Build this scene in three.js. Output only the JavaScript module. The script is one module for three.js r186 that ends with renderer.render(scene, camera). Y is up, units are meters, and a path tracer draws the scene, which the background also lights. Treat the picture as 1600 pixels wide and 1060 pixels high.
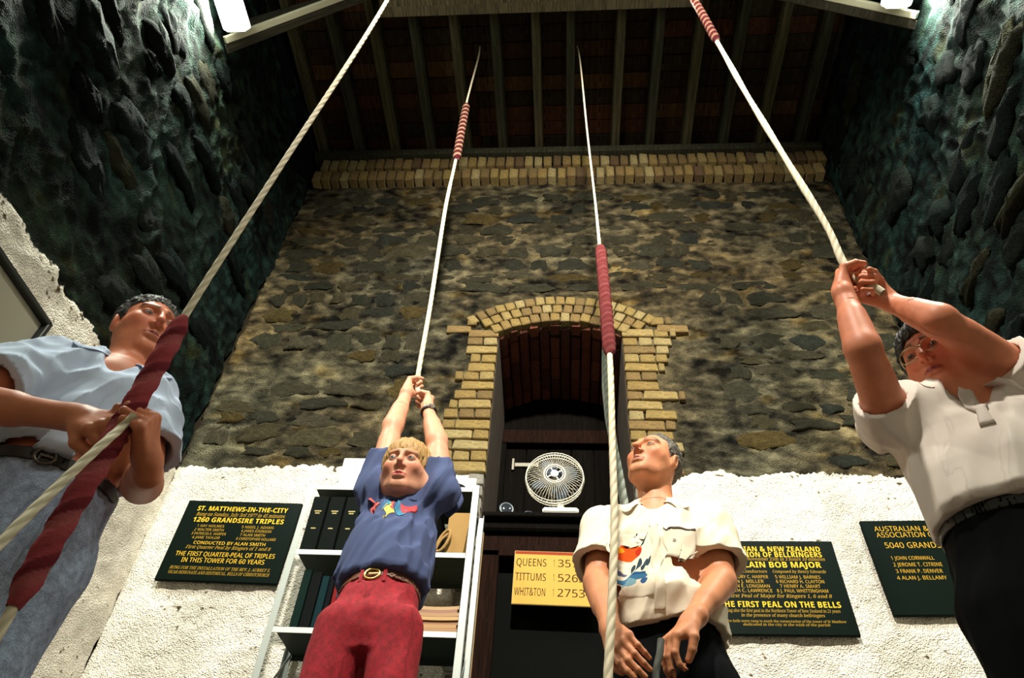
import * as THREE from 'three';
import { ConvexGeometry } from 'three/addons/geometries/ConvexGeometry.js';
import { mergeGeometries } from 'three/addons/utils/BufferGeometryUtils.js';
import { ImprovedNoise } from 'three/addons/math/ImprovedNoise.js';
import { RectAreaLightUniformsLib } from 'three/addons/lights/RectAreaLightUniformsLib.js';

// ---------------------------------------------------------------- camera, lights, exposure
const scene = new THREE.Scene();
scene.background = new THREE.Color(0, 0, 0);
const V = (x, y, z) => new THREE.Vector3(x, y, z);
const camera = new THREE.PerspectiveCamera(50.29, 1600 / 1060, 0.05, 50);
{
  const yaw = 6.222 * Math.PI / 180, pitch = 45.639 * Math.PI / 180, roll = 4.47 * Math.PI / 180;
  camera.rotation.order = 'YXZ';
  camera.rotation.set(pitch, yaw, roll);
  camera.position.set(0, 0.12, 0);
}
scene.add(camera);
const renderer = new THREE.WebGLRenderer({ antialias: true });
renderer.toneMapping = THREE.LinearToneMapping;
renderer.toneMappingExposure = 1.7;
renderer.shadowMap.enabled = true;
RectAreaLightUniformsLib.init();
const LAMP_COLOR = new THREE.Color(0.96, 1, 0.85);
const LAMP_DOWN = 42, LAMP_WALL = 480, LAMP_ROOM = 14;   // the two fluorescent fittings by the arch
const FLOOD_COLOR = new THREE.Color(1, 0.935, 0.80);
const FLOOD = 98;                              // the flood lamp hung above and behind the camera

// ---------------------------------------------------------------- helpers
function mulberry(seed) { let a = seed | 0; return () => { a = (a + 0x6d2b79f5) | 0; let t = Math.imul(a ^ (a >>> 15), 1 | a); t = (t + Math.imul(t ^ (t >>> 7), 61 | t)) ^ t; return ((t ^ (t >>> 14)) >>> 0) / 4294967296; }; }
const rnd = mulberry(7);
const R = (a, b) => a + (b - a) * rnd();
const PN = new ImprovedNoise();
const noise = (x, y, z) => PN.noise(x + 100.37, y + 100.71, z + 100.13);
function fbm(x, y, z, o = 4) { let s = 0, a = 0.5, f = 1; for (let i = 0; i < o; i++) { s += a * noise(x * f, y * f, z * f); a *= 0.5; f *= 2.03; } return s; }
const clamp = (x, a = 0, b = 1) => Math.min(b, Math.max(a, x));
const lerp = (a, b, t) => a + (b - a) * t;
const smooth = (a, b, x) => { const t = clamp((x - a) / (b - a)); return t * t * (3 - 2 * t); };
const used = {};
function numbered(n) { const k = used[n] = (used[n] ?? -1) + 1; return k ? n + '_' + String(k).padStart(3, '0') : n; }
function mesh(name, geo, mat, parent) {
  const m = new THREE.Mesh(geo, mat);
  m.castShadow = m.receiveShadow = true;
  m.name = parent ? name : numbered(name);
  if (parent) { const n = parent.children.filter((c) => c.userData.base === name).length; if (n) m.name = name + '_' + String(n).padStart(3, '0'); m.userData.base = name; parent.add(m); } else scene.add(m);
  return m;
}
function thing(name, label, category, pos = V(0, 0, 0), turn = 0, group) {
  const o = new THREE.Group(); o.name = numbered(name); o.position.copy(pos); o.rotation.y = turn;
  o.userData = { label, category }; if (group) o.userData.group = group;
  scene.add(o); return o;
}
function tag(o, label, category, group) { o.userData.label = label; o.userData.category = category; if (group) o.userData.group = group; return o; }
function struct(o) { o.userData.kind = 'structure'; return o; }
function chamfer(w, h, d, c = 0.004, jit = 0, rn = rnd) {
  const p = [], x = w / 2, y = h / 2, z = d / 2;
  for (const sx of [-1, 1]) for (const sy of [-1, 1]) for (const sz of [-1, 1]) {
    const jx = (rn() - 0.5) * jit, jy = (rn() - 0.5) * jit, jz = (rn() - 0.5) * jit;
    p.push(V(sx * (x - c) + jx, sy * (y - c) + jy, sz * z + jz), V(sx * (x - c) + jx, sy * y + jy, sz * (z - c) + jz), V(sx * x + jx, sy * (y - c) + jy, sz * (z - c) + jz));
  }
  const g = new ConvexGeometry(p);
  return boxUV(g);
}
function boxUV(g) {   // planar uv in metres along the dominant normal
  const p = g.attributes.position, n = g.attributes.normal, uv = new Float32Array(p.count * 2);
  for (let i = 0; i < p.count; i++) {
    const ax = Math.abs(n.getX(i)), ay = Math.abs(n.getY(i)), az = Math.abs(n.getZ(i));
    const [u, v] = ax > ay && ax > az ? [p.getZ(i), p.getY(i)] : ay > az ? [p.getX(i), p.getZ(i)] : [p.getX(i), p.getY(i)];
    uv[i * 2] = u; uv[i * 2 + 1] = v;
  }
  g.setAttribute('uv', new THREE.BufferAttribute(uv, 2));
  return g;
}
const box = (x, y, z, w, h, d, c = 0.004) => chamfer(w, h, d, c).translate(x, y, z);
function bar(a, b, w, d, c = 0.003, side) {   // a rectangular bar between two points
  const l = a.distanceTo(b), g = chamfer(w, l, d, c), y = b.clone().sub(a).normalize();
  let x = (side || V(1, 0, 0)).clone(); x.addScaledVector(y, -x.dot(y)).normalize();
  const z = x.clone().cross(y), m = new THREE.Matrix4().makeBasis(x, y, z).setPosition(a.clone().add(b).multiplyScalar(0.5));
  return g.applyMatrix4(m);
}
function merge(list) {   // joins geometries of any kind; all keep position, normal, uv
  return mergeGeometries(list.map((g) => { const n = g.index ? g.toNonIndexed() : g; if (!n.attributes.uv) boxUV(n); for (const k of Object.keys(n.attributes)) if (!['position', 'normal', 'uv'].includes(k)) n.deleteAttribute(k); return n; }));
}
function std(color, rough = 0.8, extra = {}) { return new THREE.MeshStandardMaterial({ color, roughness: rough, ...extra }); }
const matte = (color, extra = {}) => new THREE.MeshPhysicalMaterial({ color, roughness: 0.9, specularIntensity: 0.15, ...extra });
const lin = (r, g, b) => new THREE.Color().setRGB(r, g, b);

// ---------------------------------------------------------------- textures
function dataTex(w, h, f, srgb, rep) {
  const d = new Uint8Array(w * h * 4);
  for (let y = 0; y < h; y++) for (let x = 0; x < w; x++) { const c = f(x / w, y / h), o = (y * w + x) * 4; d[o] = clamp(c[0]) * 255; d[o + 1] = clamp(c[1]) * 255; d[o + 2] = clamp(c[2]) * 255; d[o + 3] = 255; }
  const t = new THREE.DataTexture(d, w, h); t.magFilter = THREE.LinearFilter; t.minFilter = THREE.LinearMipmapLinearFilter; t.generateMipmaps = true;
  t.wrapS = t.wrapT = THREE.RepeatWrapping; if (srgb) t.colorSpace = THREE.SRGBColorSpace; if (rep) t.repeat.set(rep[0], rep[1]); t.needsUpdate = true; return t;
}
// periodic value noise for tiles
function tileNoise(seed, n) { const r = mulberry(seed), a = Float32Array.from({ length: n * n }, r); return (u, v) => { const x = u * n, y = v * n, i = Math.floor(x), j = Math.floor(y), fx = x - i, fy = y - j, sx = fx * fx * (3 - 2 * fx), sy = fy * fy * (3 - 2 * fy), g = (p, q) => a[(((q % n) + n) % n) * n + (((p % n) + n) % n)]; return lerp(lerp(g(i, j), g(i + 1, j), sx), lerp(g(i, j + 1), g(i + 1, j + 1), sx), sy); }; }
const n1 = tileNoise(1, 8), n2 = tileNoise(2, 19), n3 = tileNoise(3, 47), n4 = tileNoise(4, 128), nW = tileNoise(5, 256);
const tileF = (u, v) => n1(u, v) * 0.3 + n2(u, v) * 0.3 + n3(u, v) * 0.25 + n4(u, v) * 0.15;
const grainTex = dataTex(512, 512, (u, v) => { const t = tileF(u, v) * 0.6 + nW(u, v) * 0.4; return [t, t, t]; }, false);          // rough mineral grain, 1 m
const speckTex = dataTex(256, 256, (u, v) => { const t = 0.72 + 0.45 * (tileF(u, v) - 0.5) + 0.18 * (nW(u, v) - 0.5); return [t, t, t]; }, true);
const woodTex = dataTex(256, 512, (u, v) => { const g = n4(u, v * 0.06) * 0.5 + nW(u, v * 0.04) * 0.3 + n2(u, v * 0.15) * 0.2, t = 0.45 + 0.75 * (g - 0.3); return [t, t * 0.97, t * 0.92]; }, true);
const woodBump = dataTex(256, 512, (u, v) => { const g = n4(u, v * 0.06) * 0.6 + nW(u, v * 0.05) * 0.4; return [g, g, g]; }, false);
const clothTex = dataTex(128, 128, (u, v) => { const a = Math.sin(u * Math.PI * 128) * Math.sin(v * Math.PI * 128), t = 0.5 + 0.3 * a + 0.3 * (n4(u, v) - 0.5); return [t, t, t]; }, false, [14, 14]);
const denimTex = dataTex(128, 128, (u, v) => { const t = 0.82 + 0.14 * Math.sin((u + v) * Math.PI * 80) + 0.25 * (n4(u, v) - 0.5) + 0.2 * (n2(u, v) - 0.5); return [t, t, t]; }, true, [5, 5]);
const rep = (t, x, y) => { const c = t.clone(); c.repeat.set(x, y); c.needsUpdate = true; return c; };

// ---------------------------------------------------------------- the stone room
const XL = -2.35, XR = 2.25, ZB = -3.5, ZF = 1.15, HC = 6.3, DADO = 2.6;
const OL = -0.475, OR = 0.378, SPRING = 3.755, CROWN = 3.872;      // the arched opening in the back wall
const archY = (x) => { const m = (OL + OR) / 2, h = (OR - OL) / 2, s = CROWN - SPRING, r = (h * h + s * s) / (2 * s); return CROWN - r + Math.sqrt(Math.max(0, r * r - (x - m) * (x - m))); };
const inOpening = (x, y, e = 0) => x > OL - e && x < OR + e && y < (x > OL && x < OR ? archY(x) : SPRING) + e;
const dadoEdge = (s, seed) => DADO + 0.05 * noise(s * 1.7, seed, 0.5) + 0.035 * noise(s * 7, seed, 2.5) + 0.02 * noise(s * 23, seed, 4.5);

// colour of a wall: rubble mortar above, whitewash with pits below
function wallTex(w, h, wide, tall, seed, tone, white = 1) {
  return dataTex(w, h, (u, v) => {
    const s = u * wide, y = v * tall, e = dadoEdge(s, seed) + 0.014 * noise(s * 60, y * 60, seed);
    if (y < e) {
      const pit = noise(s * 26, y * 30, seed + 9) + 0.6 * noise(s * 55, y * 60, seed + 3), dirt = smooth(0.62, 0.95, pit + 0.35 * noise(s * 2.3, y * 2.3, seed) + 0.22 * smooth(e - 0.12, e, y));
      const a = 0.86 + 0.09 * noise(s * 5, y * 5, seed) + 0.05 * noise(s * 19, y * 19, seed);
      return [lerp(a, 0.30, dirt), lerp(a * 0.975, 0.26, dirt), lerp(a * 0.915, 0.2, dirt)];
    }
    const n = fbm(s * 2.1, y * 3.2, seed, 5), m = fbm(s * 9, y * 14, seed + 5, 4), k = noise(s * 0.9, y * 1.1, seed + 20);
    const t = clamp(0.42 + 0.5 * n + 0.75 * m, 0.06, 0.9);
    const o = smooth(0.12, 0.4, fbm(s * 3.3, y * 5.5, seed + 31, 3)) * 0.5;
    return [t * (tone[0] + 0.06 * k) + o * 0.10, t * tone[1] + o * 0.05, t * (tone[2] - 0.05 * k) - o * 0.04];
  }, true);
}
// a wall as a displaced sheet with thickness behind it. P(u, v, out) places a point, u along the wall, v up, out into the room
function wallSheet(wide, tall, step, place, relief, hole) {
  const nu = Math.round(wide / step), nv = Math.round(tall / step), pos = [], uv = [], idx = [];
  for (let j = 0; j <= nv; j++) for (let i = 0; i <= nu; i++) {
    const u = i / nu * wide, v = j / nv * tall, p = place(u, v, relief(u, v)); pos.push(p.x, p.y, p.z); uv.push(i / nu, j / nv);
  }
  const W = nu + 1;
  for (let j = 0; j < nv; j++) for (let i = 0; i < nu; i++) {
    if (hole && hole((i + 0.5) / nu * wide, (j + 0.5) / nv * tall)) continue;
    const a = j * W + i, b = a + 1, c = a + W, d = c + 1; idx.push(a, b, d, a, d, c);
  }
  const g = new THREE.BufferGeometry(); g.setAttribute('position', new THREE.Float32BufferAttribute(pos, 3)); g.setAttribute('uv', new THREE.Float32BufferAttribute(uv, 2)); g.setIndex(idx); g.computeVertexNormals();
  return g;
}
const plaster = (s, y, q) => 0.012 * noise(s * 4, y * 4, q) + 0.008 * noise(s * 13, y * 15, q) + 0.002 * noise(s * 34, y * 36, q) + 0.004 * noise(s * 7 + y * 3, y * 21, q);
function backing(g) { const b = g.toNonIndexed(); return b; }

// back wall, seen face on
const backRelief = (u, v) => { const x = XL + u; return v < dadoEdge(u, 3) ? plaster(u, v, 3) : 0.03 * fbm(u * 5, v * 10, 3, 4) + 0.02 * Math.abs(noise(u * 9, v * 17, 8)) + 0.012 * noise(u * 26, v * 40, 2) - 0.012; };
const wallBackMat = matte(0xffffff, { map: wallTex(1024, 1360, XR - XL, HC, 3, [0.56, 0.51, 0.38]), bumpMap: rep(grainTex, 5, 7), bumpScale: 0.02 });
const wallBack = struct(mesh('wall_back', (() => {
  const g = wallSheet(XR - XL, HC, 0.023, (u, v, o) => V(XL + u, v, ZB + o), backRelief, (u, v) => inOpening(XL + u, v, 0.03)).toNonIndexed();
  const parts = [g];
  for (const [x0, x1, y0, y1] of [[XL - 0.4, OL - 0.02, 0, HC], [OR + 0.02, XR + 0.4, 0, HC], [OL - 0.02, OR + 0.02, CROWN + 0.02, HC]]) {
    const b = new THREE.BoxGeometry(x1 - x0, y1 - y0, 0.8).toNonIndexed(); b.translate((x0 + x1) / 2, (y0 + y1) / 2, ZB - 0.04 - 0.4);
    const c = b.attributes.uv; for (let i = 0; i < c.count; i++) c.setXY(i, 0.3, 0.75); parts.push(b);
  }
  return merge(parts);
})(), wallBackMat));

// side walls: rougher, slabby schist lit along its face
function sideRelief(seed) {
  return (u, v) => {
    if (v < dadoEdge(u, seed)) return plaster(u, v, seed);
    const q = u * 0.9 + v * 0.28, r = 1 - Math.abs(noise(q * 6, v * 2.6, seed)) * 2, r2 = 1 - Math.abs(noise(q * 13 + 4, v * 6, seed + 3)) * 2;
    return 0.035 * r * smooth(-0.3, 0.5, noise(u * 2, v * 2, seed + 7)) + 0.022 * r2 + 0.02 * fbm(u * 7, v * 9, seed, 4) - 0.03;
  };
}
const sideMat = (seed) => matte(0xffffff, { map: wallTex(1024, 1024, ZF - ZB, HC, seed, [0.19, 0.29, 0.255]), bumpMap: rep(grainTex, 5, 7), bumpScale: 0.016 });
function sideWall(name, x, dir, seed) {
  const sheet = wallSheet(ZF - ZB, HC, 0.023, dir > 0 ? (u, v, o) => V(x + o, v, ZF - u) : (u, v, o) => V(x - o, v, ZB + u), sideRelief(seed)).toNonIndexed();
  const b = new THREE.BoxGeometry(0.4, HC, ZF - ZB + 0.8).toNonIndexed(); b.translate(x - dir * 0.26, HC / 2, (ZF + ZB) / 2);
  const c = b.attributes.uv; for (let i = 0; i < c.count; i++) c.setXY(i, 0.3, 0.75);
  return struct(mesh(name, merge([sheet, b]), sideMat(seed)));
}
const wallLeft = sideWall('wall_left', XL, 1, 11), wallRight = sideWall('wall_right', XR, -1, 17);
{
  const sheet = wallSheet(XR - XL, HC, 0.08, (u, v, o) => V(XR - u, v, ZF - o), sideRelief(23)).toNonIndexed();
  const b = new THREE.BoxGeometry(XR - XL + 0.8, HC, 0.4).toNonIndexed(); b.translate((XL + XR) / 2, HC / 2, ZF + 0.26);
  const c = b.attributes.uv; for (let i = 0; i < c.count; i++) c.setXY(i, 0.3, 0.75);
  struct(mesh('wall_front', merge([sheet, b]), sideMat(23)));
}
struct(mesh('floor', boxUV(new THREE.BoxGeometry(XR - XL + 0.8, 0.2, 6.4).toNonIndexed().translate((XL + XR) / 2, -0.1, -1.4)), std(lin(0.16, 0.1, 0.06), 0.6, { map: rep(woodTex, 2, 1), bumpMap: rep(woodBump, 2, 1), bumpScale: 0.002 })));

// stones bedded in the rubble: irregular low-relief lumps
function stoneGeo(seed) {
  const r = mulberry(seed), N = 13, prof = [[1, -0.012], [0.97, 0.3], [0.80, 0.86], [0.4, 1.0]], pos = [], idx = [], rad = [];
  for (let i = 0; i < N; i++) { const a = i / N * 6.283, sq = 1 / Math.pow(Math.pow(Math.abs(Math.cos(a)), 3) + Math.pow(Math.abs(Math.sin(a)), 3), 1 / 3); rad.push(sq * (0.80 + 0.5 * (r() - 0.4))); }
  for (const [k, z] of prof) for (let i = 0; i < N; i++) { const a = i / N * 6.283; pos.push(0.5 * k * rad[i] * Math.cos(a), 0.5 * k * rad[i] * Math.sin(a), z * (k < 0.9 ? 0.7 + 0.55 * r() : 1)); }
  pos.push(0, 0, 0.95 + 0.2 * r());
  for (let j = 0; j < prof.length - 1; j++) for (let i = 0; i < N; i++) { const a = j * N + i, b = j * N + (i + 1) % N; idx.push(a, b, b + N, a, b + N, a + N); }
  const L = (prof.length - 1) * N, c = prof.length * N; for (let i = 0; i < N; i++) idx.push(L + i, L + (i + 1) % N, c);
  const g = new THREE.BufferGeometry(); g.setAttribute('position', new THREE.Float32BufferAttribute(pos, 3)); g.setIndex(idx);
  const h = g.toNonIndexed(); h.computeVertexNormals(); const uv = []; for (let i = 0; i < h.attributes.position.count; i++) uv.push(h.attributes.position.getX(i) * 0.4, h.attributes.position.getY(i) * 0.25);
  g.computeVertexNormals(); const uvi = []; for (let i = 0; i < g.attributes.position.count; i++) uvi.push(g.attributes.position.getX(i) * 0.4 + seed * 0.13, g.attributes.position.getY(i) * 0.25 + seed * 0.31);
  g.setAttribute('uv', new THREE.Float32BufferAttribute(uvi, 2));
  return g;
}
const stoneGeos = Array.from({ length: 14 }, (_, i) => stoneGeo(40 + i));
const stoneMat = (r, g, b) => matte(lin(r, g, b), { map: rep(speckTex, 2, 2), bumpMap: rep(grainTex, 2, 2), bumpScale: 0.03 });
const stoneMats = [stoneMat(0.115, 0.105, 0.065), stoneMat(0.095, 0.092, 0.058), stoneMat(0.14, 0.12, 0.065), stoneMat(0.08, 0.08, 0.055), stoneMat(0.105, 0.10, 0.066), stoneMat(0.17, 0.125, 0.045), stoneMat(0.07, 0.075, 0.058), stoneMat(0.15, 0.135, 0.085), stoneMat(0.12, 0.11, 0.066)];
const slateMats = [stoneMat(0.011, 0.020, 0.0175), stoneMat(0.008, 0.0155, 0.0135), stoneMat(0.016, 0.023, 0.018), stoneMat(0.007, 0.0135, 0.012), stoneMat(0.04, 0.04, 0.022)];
function addStone(wall, mats, p, w, h, d, tilt, facing) {
  const m = mesh('stone', stoneGeos[Math.floor(rnd() * stoneGeos.length)], mats[Math.min(mats.length - 1, Math.floor(rnd() * mats.length))], wall);
  m.position.copy(p); m.rotation.set(0, facing, 0); m.rotateZ(tilt); m.scale.set(w, h, d); return m;
}
const nearBrick = (x, y) => (y < 4.18 && x > -0.9 && x < 0.86 && y > 2.5) || y > 5.66;
for (let y = 2.68; y < 5.7;) {
  const ch = R(0.10, 0.2);
  for (let x = XL + R(-0.1, 0.1); x < XR;) {
    const w = R(0.13, 0.42), h = ch * R(0.75, 1.1), cx = x + w / 2, cy = y + ch / 2 + R(-0.02, 0.02);
    if (!(nearBrick(cx - w / 2, cy) || nearBrick(cx + w / 2, cy) || nearBrick(cx, cy + h / 2)) && cx + w / 2 < XR && cx - w / 2 > XL && rnd() < 0.8) addStone(wallBack, stoneMats, V(cx, cy, ZB - 0.006 + backRelief(cx - XL, cy) * 0.4), w * 0.98, h, R(0.006, 0.026), R(-0.12, 0.12), 0);
    x += w * R(0.95, 1.1);
  }
  y += ch * 0.97;
}
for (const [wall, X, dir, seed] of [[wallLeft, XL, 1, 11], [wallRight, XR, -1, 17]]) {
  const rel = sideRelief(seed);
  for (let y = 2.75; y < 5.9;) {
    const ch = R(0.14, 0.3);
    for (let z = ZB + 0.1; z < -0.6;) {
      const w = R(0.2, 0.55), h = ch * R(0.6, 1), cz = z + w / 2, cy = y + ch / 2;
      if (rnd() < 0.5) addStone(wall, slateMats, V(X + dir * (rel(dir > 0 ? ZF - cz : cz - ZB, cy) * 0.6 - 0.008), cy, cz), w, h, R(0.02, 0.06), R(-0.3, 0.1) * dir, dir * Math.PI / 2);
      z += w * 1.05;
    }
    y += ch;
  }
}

// bricks
const brickGeos = Array.from({ length: 6 }, (_, i) => { const r = mulberry(200 + i); return chamfer(1, 1, 1, 0.06, 0.07, r); });
const brickMat = (r, g, b) => std(lin(r, g, b), 0.85, { map: rep(speckTex, 0.7, 0.7), bumpMap: rep(grainTex, 0.6, 0.6), bumpScale: 0.01 });
const yellowMats = [brickMat(0.72, 0.50, 0.15), brickMat(0.80, 0.58, 0.21), brickMat(0.66, 0.44, 0.13), brickMat(0.56, 0.36, 0.12), brickMat(0.84, 0.65, 0.28), brickMat(0.46, 0.30, 0.10)];
const brownBrick = brickMat(0.3, 0.17, 0.07);
const redMats = [brickMat(0.50, 0.13, 0.065), brickMat(0.38, 0.10, 0.05), brickMat(0.58, 0.17, 0.08), brickMat(0.28, 0.08, 0.05)];
const whiteMats = [brickMat(0.74, 0.70, 0.60), brickMat(0.68, 0.64, 0.55), brickMat(0.78, 0.74, 0.65)];
function brick(wall, mats, p, w, h, d, rz = 0) {
  const m = mesh('brick', brickGeos[Math.floor(rnd() * brickGeos.length)], mats[Math.floor(rnd() * mats.length)], wall);
  m.position.copy(p); m.rotation.z = rz; m.scale.set(w, h, d); return m;
}
const COURSE = 0.0815, FACE = ZB + 0.02;
function courseRun(y, x0, dir, reach, mats) {          // bricks from the jamb outwards until reach is filled
  let x = 0, k = Math.round(y / COURSE) % 2;
  while (x < reach - 0.03) {
    let l = k ? 0.104 : 0.218; k = (k + (rnd() < 0.25 ? 0 : 1)) % 2; if (x + l > reach) l = Math.max(0.05, reach - x);
    brick(wallBack, mats, V(x0 + dir * (x + l / 2), y + COURSE / 2, FACE - 0.055 + R(-0.004, 0.004)), l - 0.013, COURSE - 0.013, 0.11, R(-0.012, 0.012)); x += l;
  }
}
const leftReach = [[2.55, 0.33], [2.9, 0.36], [3.1, 0.31], [3.2, 0.24], [3.3, 0.29], [3.45, 0.2], [3.6, 0.25], [3.72, 0.26]];
const rightReach = [[2.55, 0.3], [2.85, 0.24], [3.0, 0.28], [3.15, 0.3], [3.25, 0.26], [3.35, 0.16], [3.5, 0.24], [3.6, 0.26], [3.72, 0.36]];
const tab = (t, y) => { for (let i = 1; i < t.length; i++) if (y < t[i][0]) return lerp(t[i - 1][1], t[i][1], clamp((y - t[i - 1][0]) / (t[i][0] - t[i - 1][0]))); return t[t.length - 1][1]; };
for (let y = 0.3; y < SPRING - 0.03; y += COURSE) {
  const white = y < DADO - 0.03;
  courseRun(y, OL, -1, white ? 0.11 : tab(leftReach, y) + R(-0.07, 0.07), white ? whiteMats : yellowMats);
  courseRun(y, OR, 1, white ? 0.11 : tab(rightReach, y) + R(-0.07, 0.07), white ? whiteMats : yellowMats);
}
for (const [x0, dir, r] of [[OL - 0.2, -1, 0.18], [OR + 0.24, 1, 0.24]]) for (let k = 0; k < 2; k++) courseRun(SPRING + 0.01 + k * COURSE, x0 - dir * k * 0.04, dir, r - k * 0.1, yellowMats);
{ // three rings of brick ends over the opening
  const h = (OR - OL) / 2, s = CROWN - SPRING, r0 = (h * h + s * s) / (2 * s), cx = (OL + OR) / 2, cy = CROWN - r0;
  for (let ring = 0; ring < 3; ring++) {
    const r = r0 + 0.012 + ring * 0.089 + 0.042, half = Math.asin((h + 0.02 + ring * 0.075) / (r0 + ring * 0.07)), n = Math.round(2 * half * r / 0.074);
    for (let i = 0; i < n; i++) { const a = -half + (i + 0.5 + (ring % 2) * 0.25) / n * 2 * half; brick(wallBack, yellowMats, V(cx + r * Math.sin(a), cy + r * Math.cos(a), FACE - 0.05 + R(-0.005, 0.005)), 0.064, 0.079, 0.11, -a + R(-0.03, 0.03)); }
  }
}
for (let row = 0; row < 2; row++) for (let x = XL + 0.04 + row * 0.045, k = 0; x < XR - 0.03; x += 0.0855, k++) brick(wallBack, rnd() < 0.72 ? yellowMats : [yellowMats[3], yellowMats[5], brownBrick], V(x + 0.04, 5.765 + row * 0.158, ZB + 0.02 + row * 0.025 + R(-0.008, 0.008)), R(0.066, 0.076), 0.145, 0.13, R(-0.02, 0.02));

// recess behind the arch: rendered reveals, brick vault, dark back
const revealMat = std(lin(0.12, 0.08, 0.04), 0.85, { map: rep(woodTex, 3, 1), bumpMap: rep(woodBump, 3, 1), bumpScale: 0.012 });
const darkWood = matte(lin(0.008, 0.006, 0.005), { map: rep(woodTex, 3, 1.5), bumpMap: rep(woodBump, 3, 1.5), bumpScale: 0.003 });
const brownWood = matte(lin(0.03, 0.013, 0.009), { map: rep(woodTex, 3, 1.5), bumpMap: rep(woodBump, 3, 1.5), bumpScale: 0.003 });
const ZR = -4.25;
const recess = struct(mesh('wall_recess', merge([
  box(OL - 0.05, SPRING / 2, (ZB + ZR) / 2 - 0.03, 0.1, SPRING, ZB - ZR, 0.003), box(OR + 0.05, SPRING / 2, (ZB + ZR) / 2 - 0.03, 0.1, SPRING, ZB - ZR, 0.003),
  box((OL + OR) / 2, CROWN + 0.22, (ZB + ZR) / 2 - 0.05, 1.1, 0.2, ZB - ZR, 0.003),
]), revealMat));
mesh('back_panel', box((OL + OR) / 2, 2.2, ZR - 0.16, 1.2, 4.4, 0.2, 0.003), darkWood, recess);
{
  const h = (OR - OL) / 2, s = CROWN - SPRING, r0 = (h * h + s * s) / (2 * s), cx = (OL + OR) / 2, cy = CROWN - r0, half = Math.asin(h / r0);
  for (let i = 0; i < 12; i++) {
    const a = -half + (i + 0.5) / 12 * 2 * half;
    for (let z = ZB - 0.02 - (i % 2) * 0.11 - R(0, 0.03), k = 0; z > ZR - 0.05; z -= 0.222, k++) {
      const l = k === 0 && i % 2 ? 0.2 : 0.212, m = brick(recess, redMats, V(cx + (r0 + 0.052 + R(-0.006, 0.004)) * Math.sin(a), cy + (r0 + 0.052) * Math.cos(a), z - 0.106), 0.062, 0.1, l, -a);
    }
    if (i % 2) brick(recess, redMats, V(cx + (r0 + 0.052) * Math.sin(a), cy + (r0 + 0.052) * Math.cos(a), ZB - 0.064), 0.062, 0.1, 0.1, -a);
  }
}
{
  const door = struct(new THREE.Group()); door.name = 'door_1'; scene.add(door);
  for (let i = 0; i < 5; i++) mesh('board', chamfer(0.158, 3.35, 0.035, 0.005).translate(OL + 0.1 + i * 0.163, 1.68, ZR - 0.03), darkWood, door);
  mesh('lintel', box((OL + OR) / 2, 3.42, ZR + 0.0, 0.84, 0.12, 0.1), brownWood, door);
  for (const x of [OL + 0.018, OR - 0.018]) mesh('jamb', box(x, 1.7, ZR, 0.035, 3.4, 0.08), darkWood, door);
  const iron = std(lin(0.16, 0.15, 0.12), 0.45, { metalness: 0.7 });
  const hg = mesh('strap_hinge', merge([box(-0.385, 3.2, ZR - 0.003, 0.02, 0.1, 0.02, 0.003), bar(V(-0.375, 3.2, ZR - 0.006), V(-0.2, 3.2, ZR - 0.006), 0.012, 0.035, 0.003, V(0, 0, 1))]), iron, door);
}

// ---------------------------------------------------------------- ceiling: boards on joists
const ceilingMat = std(lin(0.07, 0.06, 0.045), 0.9);
const ceiling = struct(mesh('ceiling', boxUV(new THREE.BoxGeometry(XR - XL + 0.8, 0.2, ZF - ZB + 1.6).toNonIndexed().translate((XL + XR) / 2, HC + 0.16, (ZF + ZB) / 2)), ceilingMat));
const boardMats = [[0.12, 0.07, 0.04], [0.19, 0.085, 0.045], [0.09, 0.07, 0.045], [0.24, 0.14, 0.07], [0.08, 0.065, 0.045]].map((c) => matte(lin(...c), { map: rep(woodTex, 2, 0.7), bumpMap: rep(woodBump, 2, 0.7), bumpScale: 0.004 }));
const boardGeos = [0, 1, 2].map((i) => chamfer(1.53, 0.04, 0.14, 0.004, 0.006));
for (let z = ZB + 0.07, k = 0; z < ZF; z += 0.146, k++) for (let b = 0; b < 3; b++) {
  const m = mesh('board', boardGeos[(k + b) % 3], boardMats[Math.floor(rnd() * 5)], ceiling); m.position.set(XL + 0.767 + b * 1.533, HC + 0.035 + R(-0.006, 0.006), z);
}
const joistMat = [matte(lin(0.19, 0.175, 0.105), { map: rep(woodTex, 3, 0.8), bumpMap: rep(woodBump, 3, 0.8), bumpScale: 0.004 }), matte(lin(0.11, 0.115, 0.08), { map: rep(woodTex, 3, 0.8), bumpMap: rep(woodBump, 3, 0.8), bumpScale: 0.004 })];
const joistX = [-2.29, -1.94, -1.60, -1.26, -0.925, -0.59, -0.255, 0.03, 0.44, 0.75, 1.08, 1.41, 1.74, 2.08];
const joistG = chamfer(0.07, 0.2, ZF - ZB + 0.1, 0.005, 0.004);
joistX.forEach((x, i) => { const m = mesh('joist', joistG, joistMat[i % 2], ceiling); m.position.set(x, 6.2, (ZF + ZB) / 2); });
struct(mesh('trim_1', box((XL + XR) / 2, 6.05, ZB + 0.09, XR - XL, 0.09, 0.12), joistMat[1]));

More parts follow.
